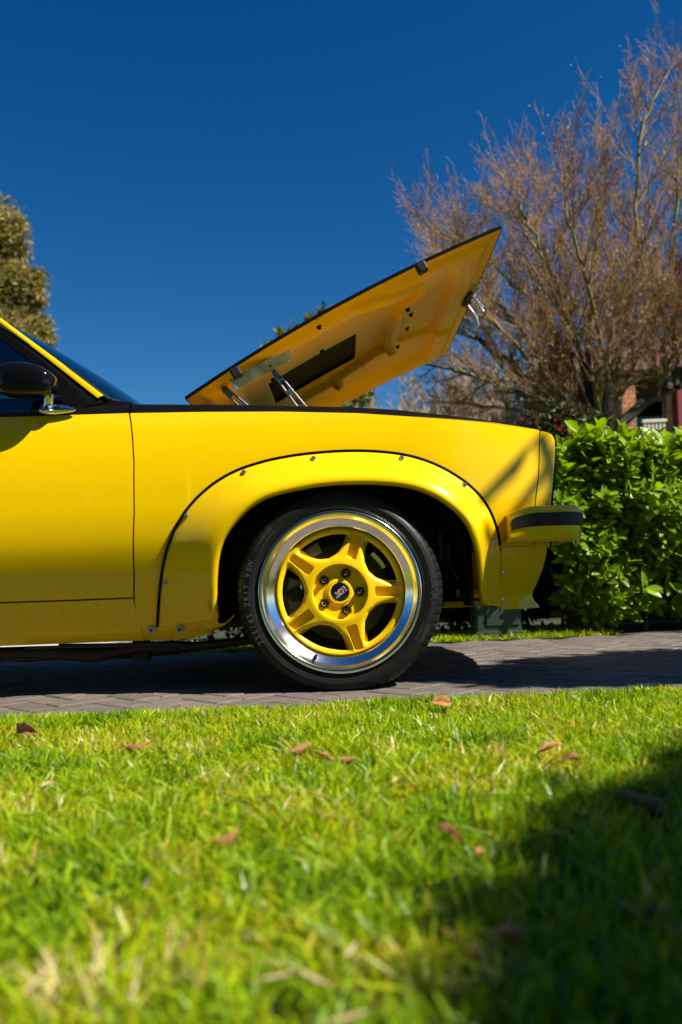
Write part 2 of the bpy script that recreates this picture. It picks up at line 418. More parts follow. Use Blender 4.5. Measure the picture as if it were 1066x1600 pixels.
# --- door, sill, rear quarter
door_raw = [(201, 645), (203.5, 660), (206, 685), (208, 720), (208.5, 800), (208.5, 900), (208.3, 933)]
xd = fn(poly(door_raw), 'z', 'x')
zdl = fn([Vector((-1.7, 0, S(0, 941).z))]+poly([(0, 940.5), (110, 937), (208, 933)]))
both(skin(lambda z: -1.62, xd, ztop, zdl, 60, 40), 'door', M['yellow'], CAR, smooth=60, solid=.006)
sill_top = lambda x: zdl(min(x, xd(.35)))-.0055 if x < xd(.35) else zbot_l-.002
P = []
sb = fn([Vector((-3, 0, S(0, 1009).z))]+poly([(0, 1010), (130, 1005), (220, 1001.5), (295, 999), (325, 991), (348, 979), (366, 961)]))
xend = S(366, 960).x
for x in np.r_[np.linspace(-1.95, S(211, 950).x, 30), np.linspace(S(212.5, 950).x, S(214.5, 950).x, 2), np.linspace(S(216, 950).x, xend, 24)]:
    zt = zdl(min(x, .0))-.0055 if x < S(212, 950).x else zbot_l-.001
    zb = sb(x); zk = min(zt-.002, max(zb+.001, zb+.032)) if x < S(320, 985).x else (zt+zb)/2
    if zt <= zb: zt = zb+.001; zk = zb+.0005
    col = []
    bh = -.006 if x > S(215, 950).x else 0
    if bh and x < S(336, 950).x: zt = max(zt, zbot_l+.05)
    for t in np.linspace(0, 1, 8): col.append(Sw(x, zt+(zk-zt)*t, bh))
    y = col[-1].y
    col += [Vector((x, y+.006, zk-.004)), Vector((x, y+.022, (zk+zb)/2)), Vector((x, y+.034, zb)), Vector((x, y+.08, zb+.01))]
    P.append(col)
both(MB().grid(P), 'sill', M['yellow'], CAR, smooth=40, solid=.003)
RW = -2.62
def zl_rear(x):
    d = x-RW
    return .305+math.sqrt(max(0, .37**2-d*d)) if abs(d) < .365 else .25
both(skin(lambda z: -1.628, lambda z: -3.55, ztop, zl_rear, 150, 30), 'rear_quarter', M['yellow'], CAR, smooth=60, solid=.004)
# tail panel
P = [[Vector((-3.55-.03*math.sin(math.pi*t), y, .25+.66*t)) for y in np.linspace(yside(-3.55, .25+.66*t), 2*YC-yside(-3.55, .25+.66*t), 12)] for t in np.linspace(0, 1, 10)]
MB().grid(P).build('tail_panel', M['yellow'], CAR, smooth=60)

# --- wheel-arch flare
PT = [0, .06, .2, .4, .58, .74, .86, .94, 1.0]
PO = [.006, .013, .024, .040, .055, .066, .071, .071, .066]
rows = []
for (ox, oy), (ix, iy) in zip(oline, iline):
    row = []
    for t in np.linspace(0, 1, 22):
        off = float(smoothinterp(t, PT, PO)); row.append(S(ox+(ix-ox)*t, oy+(iy-oy)*t, off))
    e = row[-1]; pe = row[-3]; dr = (e-pe); dr.y = 0; dr.normalize()
    row += [e+Vector((0, .010, 0))+dr*.002, e+Vector((0, .03, 0))+dr*.002]
    rows.append(row)
flare = MB().grid(rows)
fl, fl2 = both(flare, 'wheel_arch_flare', M['yellow'], CAR, smooth=50, solid=.003)
# flare lower ends closed down to the sill (left) and spoiler (right)
# black edge piping
pts = [S(x, y, .009) for x, y in oline if y < 978]
pts = [p for p, (x, y) in zip([S(x, y, .009) for x, y in oline], oline) if not (x > 781.6 and y > 856)]
both(MB().tube(pts, .0048, 8), 'edge_piping', M['black_satin'], CAR, smooth=80)
# screws round the flare (sub-parts of the flare)
def screw_mesh():
    return MB().lathe([(.0001, -.001), (.0022, -.001), (.0026, -.006), (.0052, -.0065), (.0066, -.0045), (.0068, -.001), (.0085, -.0008), (.0088, .004)], (0, 0, 0), 16)
sm0 = screw_mesh().build('screw', M['steel'], fl, smooth=40, loc=(0, 0, 0)); first = True
for x, y in [(291.5, 805.5), (381.5, 738), (490, 716.5), (628, 716), (725.5, 758), (773.5, 846.5), (259, 910.5), (787, 893), (787, 936)]:
    # offset of the flare surface there
    best = None
    for (ox, oy), (ix, iy) in zip(oline, iline):
        for t in np.linspace(0, 1, 30):
            d = (ox+(ix-ox)*t-x)**2+(oy+(iy-oy)*t-y)**2
            if best is None or d < best[0]: best = (d, t)
    off = float(smoothinterp(best[1], PT, PO)) if best[0] < 20 else .004
    o = sm0 if first else sm0.copy()
    if not first: C.objects.link(o); o.parent = fl
    first = False
    o.location = S(x, y, off+.001)-wloc(fl)
wa = MB().lathe([(.0001, -.004), (.0045, -.004), (.005, -.0035), (.0055, -.002), (.0125, -.002), (.0135, -.001), (.0135, .006)], (0, 0, 0), 20).build('sill_bolt', M['washer'], CAR, smooth=40, loc=(0, 0, 0))
wa.location = S(237, 985, .012)-wloc(CAR); wb = wa.copy(); C.objects.link(wb); wb.location = S(281, 984, .012)-wloc(CAR)
for o in (wa, wb):
    h = MB().lathe([(.0001, -.008), (.004, -.008), (.0048, -.006), (.0048, 0)], (0, 0, 0), 10).build('bolt_head', M['underbody'], o, smooth=40, loc=(0, 0, 0)); h.location = (0, 0, 0); h.parent = o

# --- front valance with kicked-out lip
vr = [(858, 847), (855, 868), (850, 888), (842, 908), (835, 922), (832.5, 932), (836, 940), (842, 947.5)]
vrp = [S(x, y) for x, y in vr]; zv = [p.z for p in vrp]; xv = [p.x for p in vrp]
zt_, zb_ = S(785, 855).z, S(810, 951).z
P = []
for t in np.linspace(0, 1, 30):
    z = zt_+(zb_-zt_)*t; x0 = S(782.6, 860+90*t).x; x1 = float(np.interp(z, zv[::-1], xv[::-1]))
    kick = .05*max(0, (t-.70)/.30)**1.5; row = []
    for s in np.linspace(0, 1, 26):
        x = x0+(x1-x0)*s
        q = Vector((x, yside(x, max(z, .2))-.003+.03*s**4-kick*(.15+.85*s)*(1-.4*s), z)); row.append(q)
    P.append(row)
val_edge = [r[-1] for r in P]
P2 = []
for e in val_edge:
    row = []
    for q in np.linspace(0, 1, 24):
        y = e.y+(2*YC-2*e.y)*q; row.append(Vector((e.x+.05*math.sin(math.pi*q), y, e.z)))
    P2.append(row)
both(MB().grid(P), 'valance_end', M['yellow'], CAR, smooth=50, solid=.003)
MB().grid(P2).build('front_valance', M['yellow'], CAR, smooth=50)

# --- bumper
bx0 = W(797, 825, 2.655); zt = W(850, 788.5, 2.66).z; zb = W(850, 845.5, 2.66).z; zt0 = W(797, 803, 2.655).z; zb0 = W(797, 847, 2.655).z
fx = W(909, 815, 2.80).x-.022
path = []
for X in np.linspace(bx0.x, fx-.10, 12): path.append((X, 2.655+.02*((X-bx0.x)/.2)**2, 0, -1))
yb = path[-1][1]
for a in np.linspace(0, math.pi/2, 9)[1:]:
    path.append((fx-.10+.10*math.sin(a), yb+.10-.10*math.cos(a), math.sin(a), -math.cos(a)))
for t in np.linspace(0, 1, 16)[1:]:
    path.append((fx+.03*math.sin(math.pi*t), yb+.10+(2*(YC-yb-.10))*t, 1, 0))
half = path[:12+8]
path = path+[(x, 2*YC-y, nx, -ny) for x, y, nx, ny in reversed(half)]
def bumper_sweep(sec, x_clip=None):
    P = []
    for i, (x, y, nx, ny) in enumerate(path):
        k = min(1, max(0, (x-bx0.x)/.09)); k = k*(2-k); top = zt0+(zt-zt0)*k; bot = zb0+(zb-zb0)*k
        P.append([Vector((x+nx*o, y+ny*o, bot+(top-bot)*f)) for o, f in sec])
    return P
sec = [(-.07, .03), (-.02, .0), (-.004, .02), (.003, .07), (.006, .18), (.007, .40), (.0075, .60), (.006, .84), (.002, .93), (-.008, .985), (-.025, 1.0), (-.08, 1.0)]
bump = MB(); PB = bumper_sweep(sec); bump.grid(PB)
for endrow in (PB[0], PB[-1]):
    b0 = len(bump.v); bump.v += [tuple(p) for p in endrow]; bump.f.append(tuple(range(b0, b0+len(endrow))))
bumper = bump.build('bumper', M['yellow'], CAR, smooth=45, recalc=True)
rsec = [(.0, .41), (.010, .415), (.0135, .44), (.0140, .60), (.0135, .755), (.010, .78), (.0, .785)]
rub = MB(); PR = bumper_sweep(rsec)[0:]
PR[0] = [p+Vector((.006, 0, 0)) for p in PR[0]]
rub.grid(PR); b0 = len(rub.v); rub.v += [tuple(p) for p in PR[0]]; rub.f.append(tuple(range(b0, b0+len(rsec))))
rub.build('rubber_strip', M['rubber'], bumper, smooth=40, recalc=True)

# --- nose: grille, lamps
gx = xf(.7)-.012
g = MB()
g.box((gx-.02, YC, .665), (.02, 1.40, .26)).build('grille_panel', M['black_satin'], CAR)
sl_ = MB().box((gx, YC, .58), (.016, .98, .008)).build('grille_slat', M['black_gloss'], CAR, loc=(gx, YC, .58))
for k in range(1, 8): copy_part(sl_, CAR, (0, 0, .034*k))
for sy in (-1, 1):
    h = MB().lathe([(.0001, .02), (.05, .015), (.078, .004), (.085, -.01), (.09, -.01), (.09, -.05)], (gx, YC+sy*.58, .675), 32, 'X').build('headlight', M['lamp'], CAR, smooth=40)

# --- inner structure: wheel house, floor, engine bay walls
WC = W(531.5, 925, 2.65); WCx, WCz = WC.x, WC.z
def liner(cx, parent=CAR):
    b = MB(); P = []
    for a in np.linspace(R(-8), R(188), 30):
        P.append([Vector((cx+.415*math.cos(a), y, max(.2, .32+.405*math.sin(a)))) for y in (2.70, 2.85, 3.04)])
    b.grid(P)
    b.add([(cx-.42, 3.04, .235), (cx+.44, 3.04, .235), (cx+.44, 3.04, .80), (cx-.42, 3.04, .80)], [(0, 1, 2, 3)])
    return b
for cx in (WCx, RW): both(liner(cx).box((cx+.425, 2.90, .42), (.01, .28, .36)), 'wheel_house', M['underbody'], CAR, smooth=50)
b = MB()
b.box((-1.65, YC, .215), (2.75, 1.26, .03)).box((-.43, YC, .55), (.03, 1.46, .62)).box((.56, YC, .62), (.02, 1.40, .36))
b.box((-1.5, 2.885, .5), (2.1, .02, .56)).box((-1.5, 2*YC-2.885, .5), (2.1, .02, .56)).box((-3.1, YC, .42), (.8, 1.40, .3))
b.build('floor_pan', M['underbody'], CAR)
MB().box((.07, YC, .80), (1.04, 1.46, .02)).build('engine_bay', M['yellow_inner'], CAR)
MB().box((.10, YC, .86), (.86, .84, .10)).build('engine_bounce_cover', M['black_satin'], CAR, bevel=.03)  # unseen black box, enlarged to cut light bounced onto the bonnet
# sub-frame pieces seen in the wheel arch and below the sill
b = MB()
b.tube([W(-40, 1022, 2.95), W(60, 1019, 2.95), W(150, 1024, 2.95), W(215, 1012, 2.95), W(300, 1011, 2.95), W(395, 1000, 2.95)], [.022, .022, .026, .02, .016, .016], 10)
b.box(W(222, 1016, 3.0), (.05, .06, .075)).tube([W(92, 1010, 3.0), W(130, 1016, 3.0), W(200, 1017, 3.0), W(270, 1012, 3.0), W(315, 1008, 3.0)], [.010, .024, .028, .024, .012], 12)
b.build('exhaust_pipe', M['underbody'], CAR, smooth=40)
MB().tube([W(40, 1012, 2.84), W(205, 1008, 2.84), W(262, 1006, 2.84), W(300, 1009, 2.84), W(385, 1000, 2.84)], .005, 8).build('brake_line', M['underbody'], CAR, smooth=60)
b = MB(); b.box(((W(725, 943, 3.0).x), YC, W(725, 943, 3.0).z), (.16, 1.2, .022)); b.build('cross_member', M['yellow'], CAR, bevel=.004)
b = MB(); b.box(W(722, 926, 2.98), (.058, .03, .036)); b.build('tow_bracket', M['yellow'], CAR, bevel=.006)
b = MB(); b.box(W(726, 919, 2.965), (.10, .03, .004)).box(W(711, 927, 2.96), (.006, .03, .04)).box(W(735, 936, 2.96), (.06, .03, .006)); b.build('bracket_frame', M['underbody'], CAR)
b = MB(); b.tube([W(700, 840, 3.0), W(702, 880, 2.98), W(716, 905, 2.97)], .008, 8).tube([W(706, 850, 2.95), W(722, 870, 3.0)], .003, 6).tube([W(688, 830, 3.0), W(690, 872, 3.0)], .012, 8)
b.build('brake_hose', M['caliper'], CAR, smooth=60)

# ------------------------------------------------------------------ greenhouse
def ygh(z): return 2.765+.27*(z-.93)
def Gh(x, y):
    Y = 2.8
    for _ in range(4): p = W(x, y, Y); Y = ygh(p.z)
    return W(x, y, Y)
pu = [Gh(x, y) for x, y in [(-40, 467), (0, 496), (86.7, 560), (163, 617)]]
pl = [Gh(x, y) for x, y in [(-40, 475), (0, 504), (74, 560), (152.7, 622)]]
gl = [Gh(x, y) for x, y in [(-40, 501), (0, 529), (42, 558), (76, 590), (94, 622), (99, 641)]]
def res3(P, n):
    P = np.array([tuple(p) for p in P]); d = np.r_[0, np.cumsum(np.linalg.norm(np.diff(P, axis=0), axis=1))]; t = np.linspace(0, d[-1], n)
    return [Vector([np.interp(q, d, P[:, k]) for k in range(3)]) for q in t]
zr_ = pu[0].z+.03
# continue pillar line up to the roof and along it
def ext(P, n):
    d = (P[0]-P[1]).normalized(); top = P[0]+d*((1.285-P[0].z)/d.z if P[0].z < 1.285 else 0); return top
tu, tl, tg = ext(pu, 1), ext(pl, 1), ext(gl, 1)
roof_z = 1.30
puE = [Vector((-2.35, ygh(roof_z), roof_z-.02)), Vector((-1.75, ygh(roof_z), roof_z+.01)), Vector((tu.x-.12, ygh(tu.z), roof_z+.002))]+pu
plE = [p-Vector((0, 0, .018)) for p in puE[:3]]+pl
glE = [p-Vector((0, 0, .04)) for p in plE[:3]]+gl
A = res3(puE, 40); B = res3(plE, 40); Cc = res3(glE, 40)
P = [[a+Vector((0, .012, 0)), a, (a+b_)/2+Vector((0, -.003, 0)), b_, b_+Vector((0, .008, 0))] for a, b_ in zip(A, B)]
both(MB().grid(P), 'windscreen_pillar', M['yellow'], CAR, smooth=50)
B2 = res3(plE+[Gh(172, 627)], 40); C2 = res3(glE, 40)
P = [[b_+Vector((0, .007, 0)), (b_*.6+c_*.4)+Vector((0, .003, 0)), c_+Vector((0, .006, 0)), c_+Vector((0, .022, 0))] for b_, c_ in zip(B2, C2)]
# lower front corner of the frame down to the belt
fr = MB().grid(P)
tri = [Gh(152.7, 622), Gh(206, 628), Gh(206, 648), Gh(90, 652), Gh(99, 638)]
fr.add([p+Vector((0, .008, 0)) for p in tri], [(0, 4, 3, 2, 1)])
both(fr, 'window_frame', M['black_satin'], CAR)
# side glass
gv = [p+Vector((0, .014, 0)) for p in C2]+[Gh(99, 650)+Vector((0, .014, 0)), Vector((-2.2, 2.779, .90))]
both(MB().add(gv, [tuple(range(len(gv)))]), 'side_window', M['glass'], CAR)
# windscreen
base, topp = Vector((pu[-1].x, 0, pu[-1].z)), Vector((tu.x-.02, 0, roof_z))
P = []; Pb = []
for t in np.linspace(0, 1, 20):
    x, z = base.x+(topp.x-base.x)*t, base.z+(topp.z-base.z)*t-.018*(1-t)
    z += .012*math.sin(math.pi*t); yy = ygh(z)+.012; hw = YC-yy; row = []
    for q in np.linspace(-1, 1, 40): row.append(Vector((x+.012+.108*(1-abs(q)**2.6)*(1-.1*t), YC+q*hw, z+.01*(1-q*q))))
    P.append(row)
ws = MB().grid(P).build('windscreen', M['screen'], CAR, smooth=80)
both(MB().tube([r[0]+Vector((.004, -.004, 0)) for r in P], .009, 8), 'windscreen_seal', M['rubber'], ws, smooth=60)
MB().tube([p for p in P[0]], .012, 8).build('windscreen_seal', M['rubber'], ws, smooth=60)
# roof, rear screen
Pr = []
topx = P[-1]
def roofrow(x, z, hw, cr_): return [Vector((x, YC+q*hw, z+cr_*(1-q*q))) for q in np.linspace(-1, 1, 40)]
Pr = [topx, [p+Vector((-.03, 0, .006)) for p in topx]]+[roofrow(x, z, hw, .03) for x, z, hw in ((-1.6, 1.325, .655), (-1.9, 1.325, .655), (-2.2, 1.305, .66), (-2.4, 1.27, .665))]
MB().grid(Pr).build('roof', M['black_satin'], CAR, smooth=60)
MB().grid([roofrow(-2.41, 1.262, .66, .03), roofrow(-2.9, 1.05, .68, .02), roofrow(-3.1, .96, .69, .01)]).build('rear_screen', M['glass'], CAR, smooth=60)
MB().grid([roofrow(-3.1, .955, .80, .015), roofrow(-3.4, .935, .80, .015), roofrow(-3.56, .90, .80, .01)]).build('boot_lid', M['black_satin'], CAR, smooth=60)
qp = [Vector((-2.05, ygh(1.28)-.002, 1.28)), Vector((-2.40, ygh(1.26)-.002, 1.26)), Vector((-3.12, 2.78, .945)), Vector((-2.15, 2.78, .93))]
both(MB().add(qp, [(0, 1, 2, 3)]), 'rear_pillar', M['yellow'], CAR)
# cowl and dashboard, seats
MB().box((-.69, YC, .915), (.42, 1.50, .02)).build('cowl', M['black_satin'], CAR)
b = MB(); b.box((-1.02, YC, .86), (.36, 1.36, .14)); b.build('dashboard', M['interior'], CAR, bevel=.03)
b = MB().box((-1.75, 3.15, .62), (.5, .5, .16)).box((-2.03, 3.15, .95), (.13, .5, .62), Matrix.Rotation(R(-14), 3, 'Y'))
both(b, 'seat', M['interior'], CAR, bevel=.05)
b = MB(); b.lathe([(.185+.014*math.cos(a), .014*math.sin(a)) for a in np.linspace(0, 2*math.pi, 10)], (0, 0, 0), 32, 'X')
stw = b.build('steering_wheel', M['interior'], CAR, smooth=80, loc=(0, 0, 0)); stw.location = Vector((-1.36, 3.16, .93))-wloc(CAR); stw.rotation_euler = (0, R(-22), 0)

# --- door mirror
mir = MB()
hc = W(43, 596, 2.665); n1, n2 = 20, 28; P = []
rx_, rz_, ry_ = .088, .056, .055
for i in range(n1+1):
    a = math.pi*i/n1; row = []
    for j in range(n2):
        b_ = 2*math.pi*j/n2
        def se(v, e): return math.copysign(abs(v)**e, v)
        x = se(math.cos(a), .55); r_ = se(math.sin(a), .55)
        y, z = r_*se(math.cos(b_), .6), r_*se(math.sin(b_), .6)
        zz = z*rz_*(1-.16*max(0, x)) - .004*x
        if z > 0: zz *= 1-.45*max(0, x)**2
        else: zz = zz*(.90+.12*max(0, x)**2)
        row.append(hc+Vector((x*rx_, y*ry_, zz)))
    row.append(row[0]); P.append(row)
mirror = mir.grid(P).build('wing_mirror', M['mirror_black'], CAR, smooth=80, weld=True)
b = MB(); st, sbm = W(78, 620, 2.685), W(75, 640, 2.70)
b.grid([[p+Vector((rx*math.cos(a), ry*math.sin(a), 0)) for a in np.linspace(0, 2*math.pi, 17)] for p, rx, ry in ((st+Vector((0, 0, .012)), .016, .02), (st, .016, .02), ((st+sbm)/2, .015, .017), (sbm, .020, .02), (sbm-Vector((0, 0, .006)), .024, .022))])
b.build('mirror_stem', M['chrome'], mirror, smooth=60)
b = MB(); bl, br = W(63, 641, 2.705), W(119, 640, 2.705); P = []
for t in np.linspace(0, 1, 16):
    c = bl*(1-t)+br*t; hgt = .019*math.sin(math.pi*min(1, .08+.92*t))**.5*(1.0-.55*t)+.002; dep = .016*(1-.6*t)*math.sin(math.pi*(.1+.85*t))**.4
    P.append([c+Vector((0, dep*math.cos(a), hgt*math.sin(a)+.003*(1-t))) for a in np.linspace(0, 2*math.pi, 17)])
b.grid(P); b.build('mirror_base', M['chrome'], mirror, smooth=80)

# ------------------------------------------------------------------ bonnet (propped open)
YN = 2.775; WID = 2*(YC-YN)
p0, p1 = W(290, 622, YN), W(783, 354.5, YN)
ux = (p1-p0); BL = ux.length; ux.normalize(); uy = Vector((0, 1, 0)); un = ux.cross(uy)*-1
if un.z > 0: un = -un                      # un points to the underside
def bow(u): return .031*4*u*(1-u)
def Hd(u, v, d=0.0):
    """u 0..1 rear->front, v 0..1 near->far, d depth below the skin"""
    crown = .035*(1-(2*v-1)**2)
    lead = .0+.01*(1-(2*v-1)**2)*u
    return p0+ux*u*(BL+.05*(1-(2*v-1)**2))+uy*(v*WID)-un*(bow(u)+crown)+un*d
def inv(x, y, d=.03):
    """photo pixel -> (u,v) on the bonnet underside"""
    o = Vector((0, 0, H)); dr = W(x, y, 1.0)-o
    # solve iteratively on plane at average bow/crown
    u, v = .5, .5
    for _ in range(12):
        q = p0-un*(bow(u)+.035*(1-(2*v-1)**2))+un*d
        t = (q-o).dot(un)/dr.dot(un); h = o+dr*t-p0
        u, v = min(1.05, max(-.05, h.dot(ux)/BL)), min(1.05, max(-.05, h.y/WID))
    return u, v
nu, nv = 150, 130
us = np.linspace(0, 1, nu); vs_ = np.linspace(0, 1, nv)
U, V = np.meshgrid(us, vs_, indexing='ij')
xm, ym = U*BL, V*WID
hole_uv = [inv(425, 607), inv(551, 536.5), inv(547.5, 570), inv(448, 631)]
hu0, hu1 = hole_uv[0][0]-.01, max(hole_uv[1][0], hole_uv[2][0]); hv0, hv1 = min(hole_uv[0][1], hole_uv[1][1]), hole_uv[2][1]
hv0, hv1 = (hole_uv[0][1]+hole_uv[1][1])/2, (hole_uv[2][1]+hole_uv[3][1])/2
edge = np.minimum(np.minimum(ym, WID-ym), np.minimum(xm, BL-xm))
D = .006+.028*sm(.028, .075, edge)                      # turned flange then inner panel
D += -.016*sm(.10, .13, edge)*(1-sm(.19, .22, edge))*0
def bead(d, w_, hgt): return hgt*np.exp(-(d/w_)**2)
inner = sm(.14, .17, edge)
D -= .026*inner                                          # recessed centre panel, frame stands proud
def segd(ax, ay, bx, by):
    dx, dy = bx-ax, by-ay; t = np.clip(((xm-ax)*dx+(ym-ay)*dy)/(dx*dx+dy*dy), 0, 1)
    return np.hypot(xm-ax-t*dx, ym-ay-t*dy)
def rib(pa, pb, w_=.03, hgt=.018):
    global D
    a = inv(*pa); b_ = inv(*pb); d = segd(a[0]*BL, a[1]*WID, b_[0]*BL, b_[1]*WID)
    D = D+1.5*hgt*(1-sm(w_*.75, w_*1.05, d))*sm(.05, .10, edge)
rib((455, 470+35), (660, 445), .028, .014)
rib((610, 505), (598, 548), .024, .02); rib((598, 548), (520, 600), .024, .02); rib((520, 600), (470, 630), .024, .02)
rib((620, 540), (700, 520), .02, .012)
rib((610, 500), (650, 470), .024, .012)
hd = np.maximum(np.maximum(hu0-U, U-hu1)*BL, np.maximum(hv0-V, V-hv1)*WID)
D = np.where(hd < 0, -.035, D)
Vt = []; crown = .035*(1-(2*V-1)**2); bw = .031*4*U*(1-U)
# nose corners: the leading edge sits back towards the middle as in plan
base_ = np.array(p0)[None, None, :]+np.array(ux)[None, None, :]*(xm+.05*U*(1-(2*V-1)**2))[..., None]+np.array(uy)[None, None, :]*ym[..., None]
unp = np.array(un)
under = base_+unp*(D-bw-crown)[..., None]
skin_ = base_-unp*(bw+crown)[..., None]
idx = np.arange(nu*nv).reshape(nu, nv)
q = np.stack([idx[:-1, :-1], idx[1:, :-1], idx[1:, 1:], idx[:-1, 1:]], -1).reshape(-1, 4)
hq = (hd < 0).ravel()[q].any(1).astype(int)
BON = fastmesh('bonnet', under.reshape(-1, 3), q, None, CAR, 4, smooth=True, mats=[M['yellow_inner'], M['black_satin']], midx=hq)
sk = fastmesh('bonnet_skin', (skin_-unp*.004).reshape(-1, 3), q[:, ::-1], M['black_satin'], BON, 4, smooth=True)
# edge strip joining skin and underside all round
ring = [(i, 0) for i in range(nu)]+[(nu-1, j) for j in range(1, nv)]+[(i, nv-1) for i in range(nu-2, -1, -1)]+[(0, j) for j in range(nv-2, -1, -1)]
P = [[Vector(skin_[i, j]-unp*.0045), Vector(skin_[i, j]+unp*.0065)] for i, j in ring]
MB().grid(P).build('bonnet_edge', M['black_satin'], BON, solid=.003, soff=0)
# scoop that the opening feeds
cxu, cvv = (hu0+hu1)/2, (hv0+hv1)/2
sc = MB(); q0 = [Hd(hu0-.05, hv0-.05, -.003), Hd(hu1+.08, hv0-.05, -.003), Hd(hu1+.08, hv1+.05, -.003), Hd(hu0-.05, hv1+.05, -.003)]
q1 = [Hd(hu0, hv0-.02, -.06), Hd(hu1+.05, hv0-.02, -.06), Hd(hu1+.05, hv1+.02, -.06), Hd(hu0, hv1+.02, -.06)]
sc.add(q0+q1, [(4, 5, 6, 7), (0, 1, 5, 4), (1, 2, 6, 5), (2, 3, 7, 6), (3, 0, 4, 7)]); sc.build('bonnet_scoop', M['black_satin'], BON, bevel=.01)
def onhood(x, y, d):
    u, v = inv(x, y, d); return Hd(u, v, d), u, v
ROTH = Matrix((ux, uy, un)).transposed()
def hbox(mb, x, y, d, size, dd=0): c, u, v = onhood(x, y, d); return mb.box(c, size, ROTH)
bf = hbox(MB(), 370, 582.5, .03, (.034, .03, .034)).build('rubber_buffer', M['rubber'], BON, bevel=.006)
hbox(MB(), 662, 417, .03, (.034, .03, .034)).build('rubber_buffer', M['rubber'], BON, bevel=.006)
for x, y in [(498, 512), (423, 596), (497, 553), (559, 576), (626, 491), (630, 499), (624, 521), (611, 548), (498, 615)]:
    b = MB(); hbox(b, x, y, .03, (.011, .011, .012)); hbox(b, x, y-1.5, .03, (.018, .004, .006)); b.build('clip', M['black_satin'], BON)
# steel hinge plate and arms
a, b_ = Vector(onhood(362, 603, .045)[0]), Vector(onhood(452, 553, .045)[0])
def bar(mb, a, b_, wdt, th, n=Vector((0, -1, 0))):
    d = (b_-a).normalized(); s_ = n.cross(d).normalized(); vs = []
    for p, w_ in ((a, wdt[0]), (b_, wdt[1])):
        for q in (-1, 1):
            for z in (-1, 1): vs.append(p+s_*q*w_/2+n*z*th/2)
    return mb.add(vs, [(0, 1, 3, 2), (4, 6, 7, 5), (0, 4, 5, 1), (2, 3, 7, 6), (0, 2, 6, 4), (1, 5, 7, 3)])
bar(MB(), a, b_, (.042, .042), .004, Vector((0, -.8, -.6)).normalized()).build('hinge_plate', mat('hinge_steel', (.30, .37, .43), rough=.45, metal=.4, vary=.45, vscale=25), BON, bevel=.002)
def slotted(p, q_, w0, w1, th, slots, name, yv=2.80):
    """flat arm with cut-outs: side rails plus bridges"""
    mb = MB(); d = (q_-p); L = d.length; d.normalize(); n = Vector((0, -1, 0)); s_ = n.cross(d).normalized()
    def pt(t, k, wv): return p+d*(L*t)+s_*(k*wv/2)
    def quad(t0, t1, k0a, k1a, k0b, k1b):
        wa_, wb_ = w0+(w1-w0)*t0, w0+(w1-w0)*t1
        c = [pt(t0, k0a, wa_), pt(t0, k1a, wa_), pt(t1, k1b, wb_), pt(t1, k0b, wb_)]
        vs = [x-n*th/2 for x in c]+[x+n*th/2 for x in c]
        mb.add(vs, [(0, 1, 2, 3), (7, 6, 5, 4), (0, 4, 5, 1), (1, 5, 6, 2), (2, 6, 7, 3), (3, 7, 4, 0)])
    tprev = 0
    for t0, t1 in slots:
        quad(tprev, t0, -1, 1, -1, 1); quad(t0, t1, -1, -.42, -1, -.42); quad(t0, t1, .42, 1, .42, 1); tprev = t1
    quad(tprev, 1, -1, 1, -1, 1)
    return mb.build(name, M['steel'], BON, bevel=.0015)
slotted(W(425, 576, 2.86), W(474, 640, 2.86), .018, .034, .005, [(.28, .52), (.62, .95)], 'hinge_arm')
slotted(W(352, 609, 2.84), W(386, 640, 2.84), .024, .030, .005, [(.35, .95)], 'hinge_arm')
MB().lathe([(.0001, -.008), (.007, -.008), (.008, -.003), (.012, -.002), (.012, .01)], W(353, 610, 2.835), 16).build('hinge_bolt', M['caliper'], BON, smooth=40)
MB().lathe([(.0001, -.006), (.005, -.006), (.006, 0), (.006, .01)], W(422, 572, 2.85), 12).build('hinge_bolt', M['underbody'], BON, smooth=40)
# latch at the leading edge: striker plate, spring, hook
LY = 3.44
b = MB(); b.box(W(731, 467, LY+.05), (.045, .08, .03), ROTH); b.build('latch_plate', M['underbody'], BON, bevel=.004)
sp = []
a, b_ = W(739, 466, LY-.03), W(753, 483, LY-.03); dd = (b_-a); dl = dd.normalized(); s1 = dl.cross(Vector((0, 1, 0))).normalized(); s2 = dl.cross(s1)
for k in range(70):
    t = k/69; an = 2*math.pi*6*t; sp.append(a+dd*t+(s1*math.cos(an)+s2*math.sin(an))*.013)
MB().tube(sp, .0028, 6).build('latch_spring', M['chrome'], BON, smooth=80)
MB().tube([W(745, 451, LY), W(751, 450, LY), W(738, 463, LY), W(755, 487, LY)], .007, 8).build('latch_pin', M['steel'], BON, smooth=60)
MB().tube([W(730, 478, LY-.02), W(737, 488, LY-.02), W(744, 497, LY-.02), W(747, 507, LY-.02), W(746.5, 511, LY-.02), W(741, 512, LY-.02)], [.010, .012, .009, .006, .005, .004], 8).build('latch_hook', M['steel'], BON, smooth=60)

